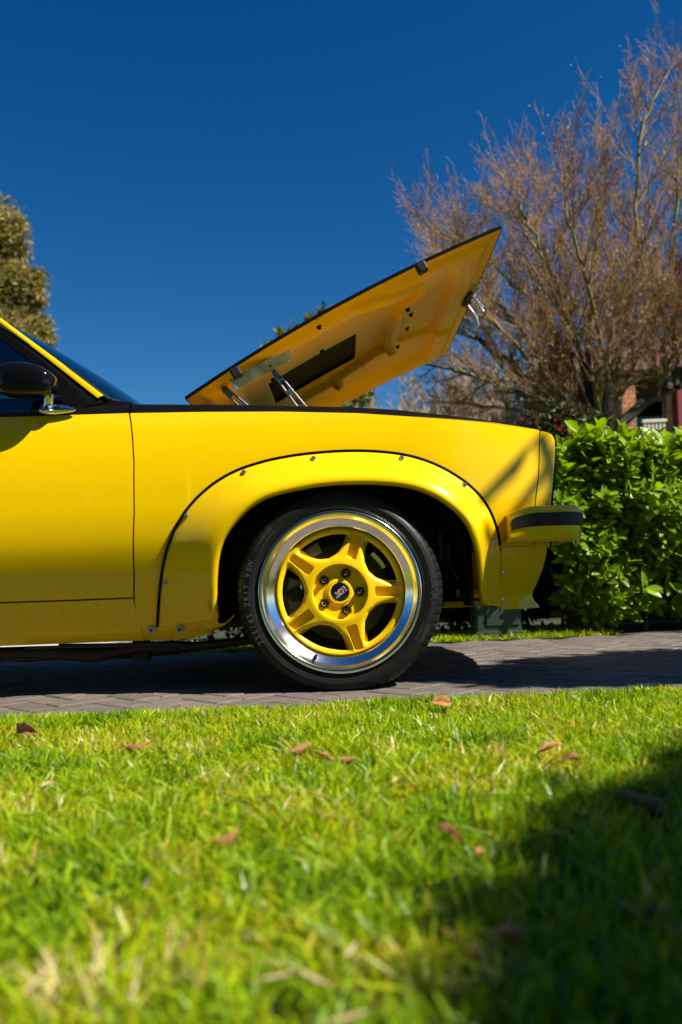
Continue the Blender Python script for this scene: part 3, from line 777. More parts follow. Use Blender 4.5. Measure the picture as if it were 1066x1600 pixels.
# ------------------------------------------------------------------ wheels
def tyre_mesh(c, flat=True):
    prof = [(.236, .03), (.247, .012), (.2535, .0035), (.257, .001), (.262, -.004), (.270, -.0075), (.2805, -.0085), (.2810, -.0092), (.290, -.0075), (.298, -.003), (.3035, .003), (.3045, .003), (.3105, .011), (.3165, .021), (.3205, .033), (.3225, .046), (.3228, .055), (.316, .056), (.316, .064), (.3235, .065), (.3240, .10), (.317, .101), (.317, .111), (.3240, .112), (.3235, .15), (.316, .151), (.316, .16), (.3225, .161), (.320, .19), (.312, .208), (.296, .218), (.27, .22), (.24, .20)]
    n = 360; vs = []; fs = []
    for i, (r, a) in enumerate(prof):
        for k in range(n):
            rr, aa = r, a
            if r > .309 and r not in (.316, .317):
                if (k % 5) == 0: rr -= .0035
            elif .3025 < r <= .309 and (k % 5) == 0: rr -= .001
            an = 2*math.pi*(k+(a-.05)*22)/n
            x, z = rr*math.cos(an), rr*math.sin(an)
            if flat and z < -.30*(WCz/.306):
                pass
            z2 = max(z, -WCz+.0015) if flat else z
            if z2 > z: aa -= .05*(z2-z)
            vs.append((c[0]+x, c[1]+aa, c[2]+z2))
    m = len(prof)
    for i in range(m-1):
        for k in range(n): k2 = (k+1) % n; fs.append((i*n+k, i*n+k2, (i+1)*n+k2, (i+1)*n+k))
    b = MB(); b.v = vs; b.f = fs; return b
LIPY = -.012
def rim_mesh():
    pr = [(.236, .02), (.2475, .012), (.2500, .002), (.2520, LIPY+.002), (.2515, LIPY), (.2490, LIPY-.0015), (.2400, LIPY), (.2365, LIPY+.002), (.2350, LIPY+.007), (.2325, LIPY+.009), (.2310, LIPY+.012), (.2240, LIPY+.018), (.2150, LIPY+.0255), (.2060, LIPY+.0325), (.2040, LIPY+.0345), (.2018, LIPY+.038), (.1995, LIPY+.046), (.2060, LIPY+.1), (.206, .19), (.235, .20)]
    return MB().lathe(pr, (0, 0, 0), 180)
def centre_mesh():
    """spoked centre: constrained triangulation along the real outlines (windows, pockets, hub rings), heights from one field"""
    A0 = R(-2)
    def smax(a, b, kk):
        h = np.clip(.5+.5*(a-b)/kk, 0, 1); return b*(1-h)+a*h+kk*h*(1-h)
    def fields(x, z):
        rr = np.hypot(x, z); t = np.arctan2(z, x)-A0
        k = np.round(t/R(72)); ph = t-k*R(72); u = rr*np.cos(ph); v = rr*np.sin(ph)
        wv = np.interp(u, [.06, .095, .112, .14, .167, .19], [.076, .056, .0445, .0335, .0262, .0248])
        sdw = smax(smax(wv-np.abs(v), rr-.1805, .014), .1050-rr, .02)
        pw = np.interp(u, [.10, .14, .19], [.0185, .0165, .0150])
        pd = -smax(smax(np.abs(v)-pw, .108-u, .008), rr-.1900, .004)
        return rr, ph, u, v, sdw, pd
    def height(x, z):
        rr, ph, u, v, sd, pd = fields(x, z)
        h = np.interp(rr, [.0, .095, .11, .15, .178, .2], [.020, .020, .017, .011, .005, .0])
        h = h-.010*(1-np.clip(sd/.010, 0, 1))**1.6
        fl_ = np.interp(u, [.10, .13, .19], [.001, -.006, -.0105]); pk = np.clip(pd/.0035, 0, 1)
        h = h*(1-pk)+np.minimum(h, fl_)*pk
        h = h+.0015*sm(.190, .195, rr)-.004*sm(.197, .2012, rr)
        dish = 1-sm(.0815, .0875, rr); hd_ = -.004+.006*(1-sm(.0435, .047, rr))+.004*(1-sm(.036, .040, rr))
        nd = np.hypot(rr*np.cos(ph)-.0615, rr*np.sin(ph)); hd_ = hd_-.003*(1-sm(.0155, .017, nd))
        return h*(1-dish)+hd_*dish
    pts = []; edges = []
    def loop(P):
        b0 = len(pts); n = len(P); pts.extend(Vector((float(p[0]), float(p[1]))) for p in P); edges.extend((b0+i, b0+(i+1) % n) for i in range(n))
    def ring(r, n): loop([(r*math.cos(2*math.pi*i/n), r*math.sin(2*math.pi*i/n)) for i in range(n)])
    for r, n in ((.2012, 220), (.199, 220), (.197, 220), (.1945, 220), (.0965, 140), (.0875, 140), (.0845, 140), (.0815, 140), (.076, 120), (.047, 90), (.0452, 90), (.0435, 90), (.040, 80), (.036, 80), (.030, 40), (.022, 40)): ring(r, n)
    def contour(cx, cz, fi, lev, n):
        out = []
        for i in range(n):
            an = 2*math.pi*i/n; lo, hi = 0.0, .075; d0 = (math.cos(an), math.sin(an))
            ts = np.linspace(0, .115, 240); f = fields(cx+ts*d0[0], cz+ts*d0[1])[fi]-lev
            sg = np.nonzero(np.sign(f[1:]) != np.sign(f[0]))[0]; i0 = sg[0]
            t = ts[i0]+(ts[i0+1]-ts[i0])*f[i0]/(f[i0]-f[i0+1]); out.append((cx+t*d0[0], cz+t*d0[1]))
        return out
    for k in range(5):
        aw, ap = A0+R(36+72*k), A0+R(72*k)
        for lev in (0.0, .002, .0045): loop(contour(.143*math.cos(aw), .143*math.sin(aw), 4, lev, 110))
        for lev in (.0, .0018, .0036): loop(contour(.148*math.cos(ap), .148*math.sin(ap), 5, lev, 80))
        for q in range(5):
            pass
        cxn, czn = .0615*math.cos(ap), .0615*math.sin(ap)
        for rn in (.0172, .0155): loop([(cxn+rn*math.cos(q*math.pi/10), czn+rn*math.sin(q*math.pi/10)) for q in range(20)])
    # free points for the smooth areas
    for r in np.arange(.093, .196, .0045):
        n = int(2*math.pi*r/.0055)
        for i in range(n):
            x, z = r*math.cos(2*math.pi*(i+.5)/n), r*math.sin(2*math.pi*(i+.5)/n); f = fields(x, z)
            if f[4] > .006 and not (-.001 < f[5] < .005): pts.append(Vector((x, z)))
    vo, eo, fo = geometry.delaunay_2d_cdt(pts, edges, [], 0, 1e-6)[:3]
    P = np.array([(v.x, v.y) for v in vo]); Fq = np.array([f for f in fo if len(f) == 3])
    cen = P[Fq].mean(1); f = fields(cen[:, 0], cen[:, 1]); rc = np.hypot(cen[:, 0], cen[:, 1])
    Fq = Fq[(f[4] > 0) & (rc > .0215)]
    V = np.c_[P[:, 0], -height(P[:, 0], P[:, 1]), P[:, 1]]
    a_, b_, c_ = V[Fq[:, 0]], V[Fq[:, 1]], V[Fq[:, 2]]
    ny = np.cross(b_-a_, c_-a_)[:, 1]; Fq[ny > 0] = Fq[ny > 0][:, ::-1]
    usedv = np.zeros(len(V), bool); usedv[Fq] = True; remap = np.cumsum(usedv)-1
    return V[usedv], remap[Fq]
WHEEL_Y = 2.648; RINGD = LIPY+.040
def text_mesh(txt, size, extrude=.0):
    cu = bpy.data.curves.new('txt', 'FONT'); cu.body = txt; cu.size = size; cu.align_x = 'CENTER'; cu.align_y = 'CENTER'; cu.extrude = extrude; cu.resolution_u = 3
    return cu
def text_obj(txt, size, mtx, m, parent, name, off=0.0, bold=0.0, sx=1.0):
    cu = text_mesh(txt, size, .0006); cu.offset = bold
    to = bpy.data.objects.new('t', cu); C.objects.link(to)
    bpy.context.view_layer.update()
    me = bpy.data.meshes.new_from_object(to.evaluated_get(bpy.context.evaluated_depsgraph_get()))
    C.objects.unlink(to); bpy.data.objects.remove(to)
    me.transform(Matrix.Diagonal((sx, 1, 1, 1))); me.transform(mtx); me.materials.clear(); me.materials.append(m); me.name = name
    return me
def put_mesh(me, name, parent):
    o = bpy.data.objects.new(name, me); C.objects.link(o); o.parent = parent; return o
def make_wheel(px, pz, label=None):
    wl = bpy.data.objects.new('wheel', None); C.objects.link(wl); wl.parent = CAR
    L = Vector((px, WHEEL_Y, pz)); wl.location = L-wloc(CAR); ORG[wl.name] = L; wl.empty_display_size = .05
    t = tyre_mesh(L).build('tyre', M['tyre'], wl, smooth=38)
    rm = rim_mesh(); rm.v = [(a+L.x, b+L.y, c+L.z) for a, b, c in rm.v]
    rm.build('rim', M['polished'], wl, smooth=50)
    cv, cq = centre_mesh(); cv = cv+np.array([L.x, L.y+RINGD, L.z])
    ce = fastmesh('wheel_centre', cv, cq, M['wheel_yellow'], wl, 3, smooth=True)
    d = ce.modifiers.new('t', 'SOLIDIFY'); d.thickness = .022; d.offset = -1; d.use_rim = True
    d = ce.modifiers.new('crisp', 'EDGE_SPLIT'); d.split_angle = R(50); d.use_edge_sharp = False
    ce.data.set_sharp_from_angle(angle=R(42))
    # nuts
    hub = RINGD
    nm = MB().lathe([(.0001, -.024), (.006, -.0235), (.0085, -.0215), (.0098, -.018), (.0100, -.012), (.0118, -.011), (.0124, -.006), (.0124, .006)], (0, 0, 0), 6)
    nm = MB().lathe([(.0001, -.022), (.005, -.0215), (.0075, -.019), (.0086, -.014), (.0088, -.007)], (0, 0, 0), 12)
    nut = nm.build('wheel_nut', M['nut'], wl, smooth=30, loc=(0, 0, 0))
    nr_ = MB().lathe([(.0089, -.006), (.0122, -.007), (.0136, -.004), (.0136, .008)], (0, 0, 0), 24).build('nut_seat', M['black_gloss'], wl, smooth=40, loc=(0, 0, 0))
    rv = MB().lathe([(.0001, -.003), (.0018, -.003), (.002, -.0015), (.0042, -.002), (.0046, .002)], (0, 0, 0), 12).build('rivet', M['wheel_yellow'], wl, smooth=40, loc=(0, 0, 0))
    for k in range(5):
        a = R(-2+72*k); dx, dz = math.cos(a), math.sin(a)
        for proto, rad, yy in ((nut, .0615, hub+.003), (nr_, .0615, hub+.004), (rv, .1815, hub+.0115)):
            o = proto if k == 0 else proto.copy()
            if k: C.objects.link(o); o.parent = wl
            o.location = (rad*dx, yy, rad*dz)
    cap = MB().lathe([(.0001, -.0078), (.024, -.0075), (.0295, -.006), (.0315, -.003), (.0318, .006)], L+Vector((0, hub, 0)), 48).build('centre_cap', M['black_gloss'], wl, smooth=40)
    base = Matrix.Translation((0, hub-.0086, 0)) @ Matrix.Rotation(R(90), 4, 'X')
    rot = Matrix.Rotation(R(217.5), 4, 'Z')
    for ch, off_ in (('H', -.0125), ('D', .0), ('T', .0125)):
        tm = Matrix.Translation((off_, 0, 0))
        put_mesh(text_obj(ch, .021, base @ rot @ tm, M['white'], wl, 'cap_letter', bold=.0016), 'cap_letter', wl)
        put_mesh(text_obj(ch, .021, Matrix.Translation((0, -.0008, 0)) @ base @ rot @ tm, M['red'] if ch == 'D' else M['black_gloss'], wl, 'cap_letter', bold=.0002), 'cap_letter', wl)
    # tyre lettering
    txt = '225/45 ZR17 90W'
    r_t = .2875
    for i, ch in enumerate(txt):
        if ch == ' ': continue
        a = R(210-3.55*i)
        mt = Matrix.Rotation(R(90), 4, 'X')
        mt = Matrix.Translation((r_t*math.cos(a), -.0092, r_t*math.sin(a))) @ mt @ Matrix.Rotation(a-R(90), 4, 'Z')
        put_mesh(text_obj(ch, .0235, mt, M['lettering'], wl, 'tyre_letter', bold=.0006, sx=.95), 'tyre_letter', wl)
    for i, ch in enumerate('AVA'):
        a = R(7-6.2*i); mt = Matrix.Translation((.288*math.cos(a), -.0092, .288*math.sin(a))) @ Matrix.Rotation(R(90), 4, 'X') @ Matrix.Rotation(a-R(90), 4, 'Z')
        put_mesh(text_obj(ch, .034, mt, M['lettering'], wl, 'tyre_letter', sx=1.0), 'tyre_letter', wl)
    # fine moulded ridges on the sidewall
    rb = MB()
    for a0, a1, st_, r0, r1 in ((30, 14, 1.1, .272, .297), (-22, -34, 1.1, .272, .297), (152, 135, 1.2, .274, .296), (238, 262, 1.2, .274, .296)):
        for a in np.arange(min(a0, a1), max(a0, a1), st_):
            c, s_ = math.cos(R(a)), math.sin(R(a)); rb.tube([L+Vector((r0*c, -.0080, r0*s_)), L+Vector((r1*c, -.0078, r1*s_))], .0005, 4)
    tag(rb.build('sidewall_ribs', M['tyre'], wl), kind='stuff')
    # brake disc, hub, caliper
    MB().lathe([(.06, .0), (.155, .0), (.156, .004), (.156, .026), (.06, .026)], L+Vector((0, .125, 0)), 64).build('brake_disc', M['disc'], wl, smooth=40)
    MB().lathe([(.0001, .10), (.075, .10), (.08, .13), (.19, .16), (.19, .2)], L, 48).build('hub', M['underbody'], wl, smooth=40)
    P = []
    for a in np.linspace(R(162), R(204), 12):
        P.append([L+Vector((r_*math.cos(a), y_, r_*math.sin(a))) for r_, y_ in ((.12, .10), (.122, .078), (.135, .070), (.165, .070), (.178, .082), (.18, .11))])
    MB().grid(P).build('brake_caliper', M['caliper'], wl, smooth=40, solid=.01)
    b = MB(); c1 = L+Vector((.155*math.cos(R(182)), .066, .155*math.sin(R(182)))); b.lathe([(.0001, 0), (.022, 0), (.026, .006), (.026, .02)], c1+Vector((.012, .0, .004)), 24)
    b.build('caliper_piston', M['underbody'], wl, smooth=40)
    P = []
    for a in np.linspace(R(112), R(136), 8):
        P.append([L+Vector((r_*math.cos(a), y_, r_*math.sin(a))) for r_, y_ in ((.135, .10), (.137, .08), (.150, .075), (.172, .078), (.176, .11))])
    MB().grid(P).build('brake_bracket', M['caliper'], wl, smooth=40, solid=.008)
    b = MB(); P = []
    for a in np.linspace(R(26), R(48), 8):
        P.append([L+Vector((r_*math.cos(a), y_, r_*math.sin(a))) for r_, y_ in ((.15, .10), (.152, .08), (.165, .078), (.172, .10))])
    MB().grid(P).build('brake_bracket', M['steel'], wl, smooth=40, solid=.008)
    v = W(493.5, 1027, WHEEL_Y+.01)-Vector((WCx, WHEEL_Y, WCz)); dv = Vector((v.x, 0, v.z)).normalized()
    MB().tube([L+dv*.218+Vector((0, .022, 0)), L+dv*.213+Vector((0, .008, 0)), L+dv*.210+Vector((0, -.004, 0)), L+dv*.209+Vector((0, -.010, 0))], [.0075, .006, .0042, .0045], 10).build('valve', M['rubber'], wl, smooth=60)
    return wl
fw = make_wheel(WCx, WCz)
def copy_wheel(src, loc, rz):
    n = src.copy(); C.objects.link(n); n.parent = CAR; n.location = Vector(loc)-wloc(CAR); n.rotation_euler = (0, 0, rz)
    for ch in src.children:
        c = ch.copy(); C.objects.link(c); c.parent = n
    return n
bpy.context.view_layer.update()
copy_wheel(fw, (RW, WHEEL_Y, WCz), 0)
copy_wheel(fw, (WCx, 2*YC-WHEEL_Y, WCz), math.pi)
copy_wheel(fw, (RW, 2*YC-WHEEL_Y, WCz), math.pi)

# ================================================================== FOLIAGE HELPERS
def leaf_template(fold=.25, curl=.15, wmax=.5):
    """unit leaf along +X, width +-wmax/2 in Y; 10 verts, 8 tris"""
    xs = [.0, .28, .6, .85, 1.0]; hw = [.02, .42*wmax, .5*wmax, .3*wmax, 0]
    v = []
    for x, h in zip(xs, hw):
        z = -curl*x*x
        v += [(x, -h, z+fold*h), (x, 0, z), (x, h, z+fold*h)]
    f = []
    for i in range(4):
        for j in range(2):
            a = i*3+j
            if i < 3: f += [(a, a+1, a+4), (a, a+4, a+3)]
            else: f += [(a, a+1, a+4)]
    return np.array(v, np.float32), np.array(f, np.int32)
def frames(d, upv):
    d = d/np.linalg.norm(d, axis=1, keepdims=True); s = np.cross(upv, d); s /= np.linalg.norm(s, axis=1, keepdims=True)+1e-9
    n = np.cross(d, s); return np.stack([d, s, n], 2)           # columns
def scatter(tv, tf, pos, dirs, upv, size, cols=None):
    Rm = frames(dirs, upv); N = len(pos); V = np.einsum('nij,vj->nvi', Rm, tv)*size[:, None, None]+pos[:, None, :]
    Fq = (tf[None]+np.arange(N)[:, None, None]*len(tv)).reshape(-1, tf.shape[1])
    cc = None if cols is None else np.repeat(cols, len(tv), 0)
    return V.reshape(-1, 3), Fq, cc
def unit(n):
    v = rng.normal(size=(n, 3)); return v/np.linalg.norm(v, axis=1, keepdims=True)

M['grass'] = mat('grass_blade', (0, 0, 0), rough=.38, spec=.4, attr=True, trans=.36)
M['hedge_leaf'] = mat('hedge_leaf', (0.19, 0.32, 0.008), rough=.38, spec=.45, trans=.38, island=.42)
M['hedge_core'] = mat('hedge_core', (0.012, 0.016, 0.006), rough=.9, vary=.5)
M['bark'] = mat('bark', (0, 0, 0), rough=.85, attr=True, vary=.3, vscale=15)
M['leafcol'] = mat('tree_leaf', (0, 0, 0), rough=.45, spec=.3, attr=True, trans=.3)
M['dry'] = mat('dry_leaf', (0.50, 0.28, 0.11), rough=.6, trans=.25, vary=.45, vscale=60, spec=.25, mix=(.30, .14, .055), mixscale=35)
M['straw'] = mat('straw', (0.42, 0.33, 0.16), rough=.7, vary=.2)

# ------------------------------------------------------------------ grass
def grass(name, pts, hmin, hmax, wid, label=None):
    n = len(pts)
    ht = rng.uniform(hmin, hmax, n)*(.55+.55*vnoise(pts[:, 0], pts[:, 1], .07, 0)+.45*vnoise(pts[:, 0], pts[:, 1], .025, 1))
    if name == 'grass' and label.startswith('bright'): ht = ht*(.55+.45*sm(0, .10, DY0-pts[:, 1]))
    th = rng.uniform(0, 2*np.pi, n); lean = np.abs(rng.normal(.62, .45, n)); ld = rng.uniform(0, 2*np.pi, n)
    wd = wid*rng.uniform(.6, 1.35, n)
    tl = np.array([0, .4, .75, 1.0]); bend = rng.uniform(.2, 1.1, n)
    side = np.stack([np.cos(th), np.sin(th), np.zeros(n)], 1)
    l2 = np.stack([np.cos(ld), np.sin(ld), np.zeros(n)], 1)
    V = np.zeros((n, 7, 3), np.float32)
    for k, t in enumerate(tl):
        c = np.c_[pts, np.zeros(n)]+l2*(ht*lean*(t+bend*t*t*.6))[:, None]
        c[:, 2] = ht*t*(1-.25*np.minimum(1, lean)*t)
        wk = wd*(1.0, .95, .6, 0)[k]/2
        if k < 3: V[:, 2*k] = c-side*wk[:, None]; V[:, 2*k+1] = c+side*wk[:, None]
        else: V[:, 6] = c
    f = np.array([(0, 1, 3), (0, 3, 2), (2, 3, 5), (2, 5, 4), (4, 5, 6)])
    Fq = (f[None]+np.arange(n)[:, None, None]*7).reshape(-1, 3)
    base = np.array([[.19, .34, .005], [.28, .41, .005], [.40, .45, .008], [.07, .16, .006], [.50, .37, .05], [.58, .48, .22]])
    pr = np.clip(rng.random(n)*.55+.75*(vnoise(pts[:, 0], pts[:, 1], .10, 2)*.6+vnoise(pts[:, 0], pts[:, 1], .03, 3)*.4)-.12, 0, 1); k = np.select([pr < .25, pr < .47, pr < .66, pr < .83, pr < .905], [3, 0, 1, 2, 4], 5)
    cols = base[k]*rng.uniform(.75, 1.25, (n, 1))
    cv = np.repeat(cols, 7, 0)
    o = fastmesh(name, V.reshape(-1, 3), Fq, M['grass'], None, 3, cols=cv)
    return tag(o, label, 'grass', kind='stuff')
VN = rng.random((4, 256, 256))
def vnoise(x, y, cell, k=0):
    X, Y = np.asarray(x)/cell+64, np.asarray(y)/cell+64; i, j = np.floor(X).astype(int), np.floor(Y).astype(int); fx, fy_ = X-i, Y-j
    fx, fy_ = fx*fx*(3-2*fx), fy_*fy_*(3-2*fy_); g = lambda a, b: VN[k, a % 256, b % 256]
    return (g(i, j)*(1-fx)+g(i+1, j)*fx)*(1-fy_)+(g(i, j+1)*(1-fx)+g(i+1, j+1)*fx)*fy_
# ------------------------------------------------------------------ fallen leaves
LEAFPOS = []
def dry_leaf(x, y, lenpx, ang, label, tilt=.25, wmax=.46, m='dry', z=.036):
    p = G(x, y, z); L = 1.15*lenpx*p.y/F; LEAFPOS.append((p.x, p.y, L))
    rr = random.Random(int(x*7+y)); nx, ny = 11, 5; tv = []; tf = []
    cu, cw = rr.uniform(.5, 1.1), rr.uniform(.5, 1.3)*rr.choice((-1, 1, 1)); ph = rr.uniform(0, 6)
    for i in range(nx):
        t = i/(nx-1); w_ = wmax*.5*math.sin(math.pi*t**.85)**.75*(1+.10*math.sin(9*t+ph))
        if i in (0, nx-1): w_ = .012
        for j in range(ny):
            q = (j-2)/2; yy = q*w_*(1-.18*abs(cw)); zz = cw*w_*q*q*1.4+.22*cu*math.sin(2.6*t+ph)*.5+.03*math.sin(17*t+4*q+ph)*abs(q)
            tv.append((t-.5, yy+.05*math.sin(3*t+ph), zz))
    for i in range(nx-1):
        for j in range(ny-1): k = i*ny+j; tf.append((k, k+1, k+ny+1, k+ny))
    k = len(tv); tv += [(-.5, -.012, .0), (-.5, .012, .0), (-.72, .02+.05*cw, .05), (-.72, 0+.05*cw, .05)]; tf.append((k, k+1, k+2, k+3))
    rot = Matrix.Rotation(R(ang), 3, 'Z') @ Matrix.Rotation(R(tilt*60), 3, 'X') @ Matrix.Rotation(R(random.uniform(-25, 10)), 3, 'Y')
    V = [rot @ Vector([float(c) for c in v])*L+p for v in tv]
    b = MB(); b.v = [tuple(v) for v in V]; b.f = [tuple(int(i) for i in f) for f in tf]
    o = b.build('fallen_leaf', M[m], None, smooth=179, solid=.0005, loc=p)
    return tag(o, label, 'fallen leaf', 'dry leaves lying on the lawn')
for a in [(43, 1147, 48, -25, 'curled brown fallen leaf on the lawn at far left near the driveway', .9),
          (212, 1157, 40, 5, 'thin brown fallen leaf in the grass below the sill bolts', .1, .3),
          (470, 1167, 32, 40, 'orange brown fallen leaf in the grass below the wheel, leftmost of three close together', 1.0),
          (541, 1183, 28, -10, 'small orange brown fallen leaf below the wheel, rightmost of three close together', .8),
          (505, 1181, 34, 170, 'slim brown fallen leaf below the wheel, middle one of three close together', .1, .25),
          (690, 1097, 40, 35, 'brown fallen leaf leaning on the grass edge beside the driveway', 1.1),
          (349, 1302, 40, 15, 'reddish brown fallen leaf half sunk in the middle of the lawn', .3),
          (703, 1308, 55, -55, 'long narrow russet fallen leaf lying across the right half of the lawn', .3, .3),
          (750, 1332, 26, 60, 'little rust coloured fallen leaf just below the long narrow one', .4),
          (891, 1190, 36, 30, 'pale tan fallen leaf at the edge of the grass shade', .7, .4),
          (858, 1168, 34, 10, 'greyish fallen leaf nearest the driveway on the right of the lawn', .2, .4),
          (1008, 1243, 62, -8, 'large brown fallen leaf inside the dark shade on the lawn', .5),
          (800, 1450, 45, 20, 'tan brown fallen leaf at the shade edge low on the lawn', .3)]:
    dry_leaf(*a)
for x, y, l, a, lb in [(550, 1482, 46, 80, 'pale bleached leaf scrap standing in the foreground grass'), (74, 1226, 26, 75, 'small white leaf scrap in the grass below the curled brown leaf'),
                       (490, 1527, 46, -35, 'straw coloured dead leaf strip in the foreground, pointing right'), (432, 1525, 44, 28, 'straw coloured dead leaf strip in the foreground, pointing left'),
                       (545, 1588, 60, 8, 'long cream dead leaf strip at the bottom of the lawn'), (617, 1168+50, 20, 70, 'tiny cream leaf scrap in the grass below the tyre'), (60, 1530, 44, 75, 'blurred pale straw strip low on the left of the lawn')]:
    dry_leaf(x, y, l, a, lb, .8, .2, 'straw', .036)

def lawn_pts(n, y0, y1, spread=.74):
    y = np.sqrt(rng.uniform(y0*y0, y1*y1, n)); x = rng.uniform(-1, 1, n)*(spread*y+.06)
    keep = rng.random(n) < .10+1.15*(.65*vnoise(x, y, .04, 1)+.35*vnoise(x, y, .016, 2))
    return np.c_[x, y][keep]
edge_pts = np.c_[rng.uniform(-1.3, 1.3, 9000), DY0+rng.normal(-.03, .02, 9000)]
side_pts = np.c_[rng.uniform(-4.5, 4.5, 70000), rng.uniform(-.4, DY0, 70000)]
side_pts = side_pts[np.abs(side_pts[:, 0]) > .72*np.maximum(side_pts[:, 1], 0)+.05]
def clear(P):
    k = np.ones(len(P), bool)
    for x, y, L in LEAFPOS:
        dx, dy = P[:, 0]-x, P[:, 1]-y; k &= ~((np.abs(dx) < .48*L) & (dy > -1.5*L) & (dy < .4*L) & (rng.random(len(P)) < .85))
    return P[k]
grass('grass', clear(np.r_[lawn_pts(178000, .45, DY0+.015), edge_pts, side_pts]), .013, .042, .0044, 'bright green lawn grass in front of the driveway')
fy = np.c_[rng.uniform(-3.5, 1.45, 26000), rng.uniform(DY1, 5.25, 26000)]
grass('grass', fy, .012, .04, .006, 'narrow strip of green grass beyond the driveway')

# ------------------------------------------------------------------ hedge
HX0, HX1, HYF = 1.10, 4.6, 4.64
hedge = thing('laurel_hedge', ((HX0+HX1)/2, HYF+.45, 0), 'dense clipped hedge of glossy bright green leaves beside the driveway', 'hedge')
def hz_top(x): return .935+.05*np.sin(x*4.1+.5)+.04*np.sin(x*9.7)+.02*(x-1)
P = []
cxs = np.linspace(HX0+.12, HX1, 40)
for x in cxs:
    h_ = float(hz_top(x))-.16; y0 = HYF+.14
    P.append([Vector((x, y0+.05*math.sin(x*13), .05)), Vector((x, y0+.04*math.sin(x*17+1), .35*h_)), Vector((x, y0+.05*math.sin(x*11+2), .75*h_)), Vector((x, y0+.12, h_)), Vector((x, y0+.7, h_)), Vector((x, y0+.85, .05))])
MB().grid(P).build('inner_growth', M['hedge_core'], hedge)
b = MB()
for k in range(26):
    x = random.uniform(HX0, HX1); y = random.uniform(HYF+.05, HYF+.3); b.tube([(x, y, 0), (x+random.uniform(-.05, .05), y, .3), (x+random.uniform(-.1, .1), y-.04, .7)], [.012, .009, .005], 6)
tag(b.build('stems', mat('hedge_stem', (.05, .035, .02), rough=.9), hedge), kind='stuff')
ns = 2600
sx = rng.uniform(HX0, HX1, ns); top_sel = rng.random(ns) < .33
sz = np.where(top_sel, hz_top(sx)-.03+rng.normal(0, .03, ns), rng.uniform(.06, 1.0, ns)**.9*(hz_top(sx)-.02))
syy = np.where(top_sel, HYF+rng.uniform(.02, .75, ns), HYF+.04+rng.normal(0, .035, ns)+.05*np.sin(sx*11+sz*7))
bul = np.where(~top_sel, .09*((sz/1.05-.5)*2)**2, 0); syy = syy+bul
left = rng.random(ns) < .08; sx = np.where(left, HX0+rng.normal(0, .03, ns), sx); syy = np.where(left, HYF+rng.uniform(0, .8, ns), syy)
syy = np.where(left, HYF+.04+rng.uniform(0, .25, ns), syy)
sx = np.where(sx/syy < .250, sx+.28, sx)
sdir = np.stack([rng.normal(.12, .35, ns)-left*.15, np.where(top_sel, rng.normal(-.25, .3, ns), rng.normal(-.9, .2, ns)), np.where(top_sel, rng.normal(.9, .15, ns), rng.normal(.38, .3, ns))], 1)
sdir /= np.linalg.norm(sdir, axis=1, keepdims=True)
pos, dirs, ups, size = [], [], [], []
for k in range(7):
    ang = k*2.4+rng.uniform(0, .6, ns); t = k/7.0
    a = np.cross(sdir, np.array([[.3, .2, .93]])); a /= np.linalg.norm(a, axis=1, keepdims=True); c = np.cross(sdir, a)
    rad = a*np.cos(ang)[:, None]+c*np.sin(ang)[:, None]
    spread = (1.15-.75*t)
    d = sdir*(.45+.55*t)+rad*spread*.8; d[:, 2] += .05
    pos.append(np.c_[sx, syy, sz]+sdir*(t*.075)[..., None] if False else np.c_[sx, syy, sz]+sdir*(t*.075)); dirs.append(d)
    ups.append(sdir+np.array([[0, -.15, .5]])+rng.normal(0, .12, (ns, 3))); size.append(rng.uniform(.065, .112, ns)*(1.05-.35*t)*np.where(top_sel, 1.3, 1.0))
pos, dirs, ups, size = map(np.concatenate, (pos, dirs, ups, size))
tv, tf = leaf_template(.32, .22, .44)
scr = 533+F*pos[:, 0]/pos[:, 1]
score = size*(1.2-np.abs(pos[:, 1]-HYF))*((scr > 850) & (scr < 1075))*(pos[:, 1] < HYF+.12)*(1+.6*(pos[:, 2] > .55))
big = np.argsort(-score)[:300]
rest = np.setdiff1d(np.arange(len(pos)), big)
V_, F_, _ = scatter(tv, tf, pos[rest], dirs[rest], ups[rest], size[rest])
tag(fastmesh('foliage', V_, F_, M['hedge_leaf'], hedge, 3, smooth=True), kind='stuff')
lm = None
Rm = frames(dirs[big], ups[big]); ho = wloc(hedge)
for q, i in enumerate(big):
    if lm is None:
        o = fastmesh('leaf', tv, tf, M['hedge_leaf'], None, 3, smooth=True); lm = o.data; o.parent = hedge
    else:
        o = bpy.data.objects.new('leaf', lm); C.objects.link(o); o.parent = hedge
    m4 = Matrix([[*map(float, Rm[q][r]*size[i]), float(pos[i][r]-ho[r])] for r in range(3)]+[[0, 0, 0, 1]])
    o.matrix_local = m4

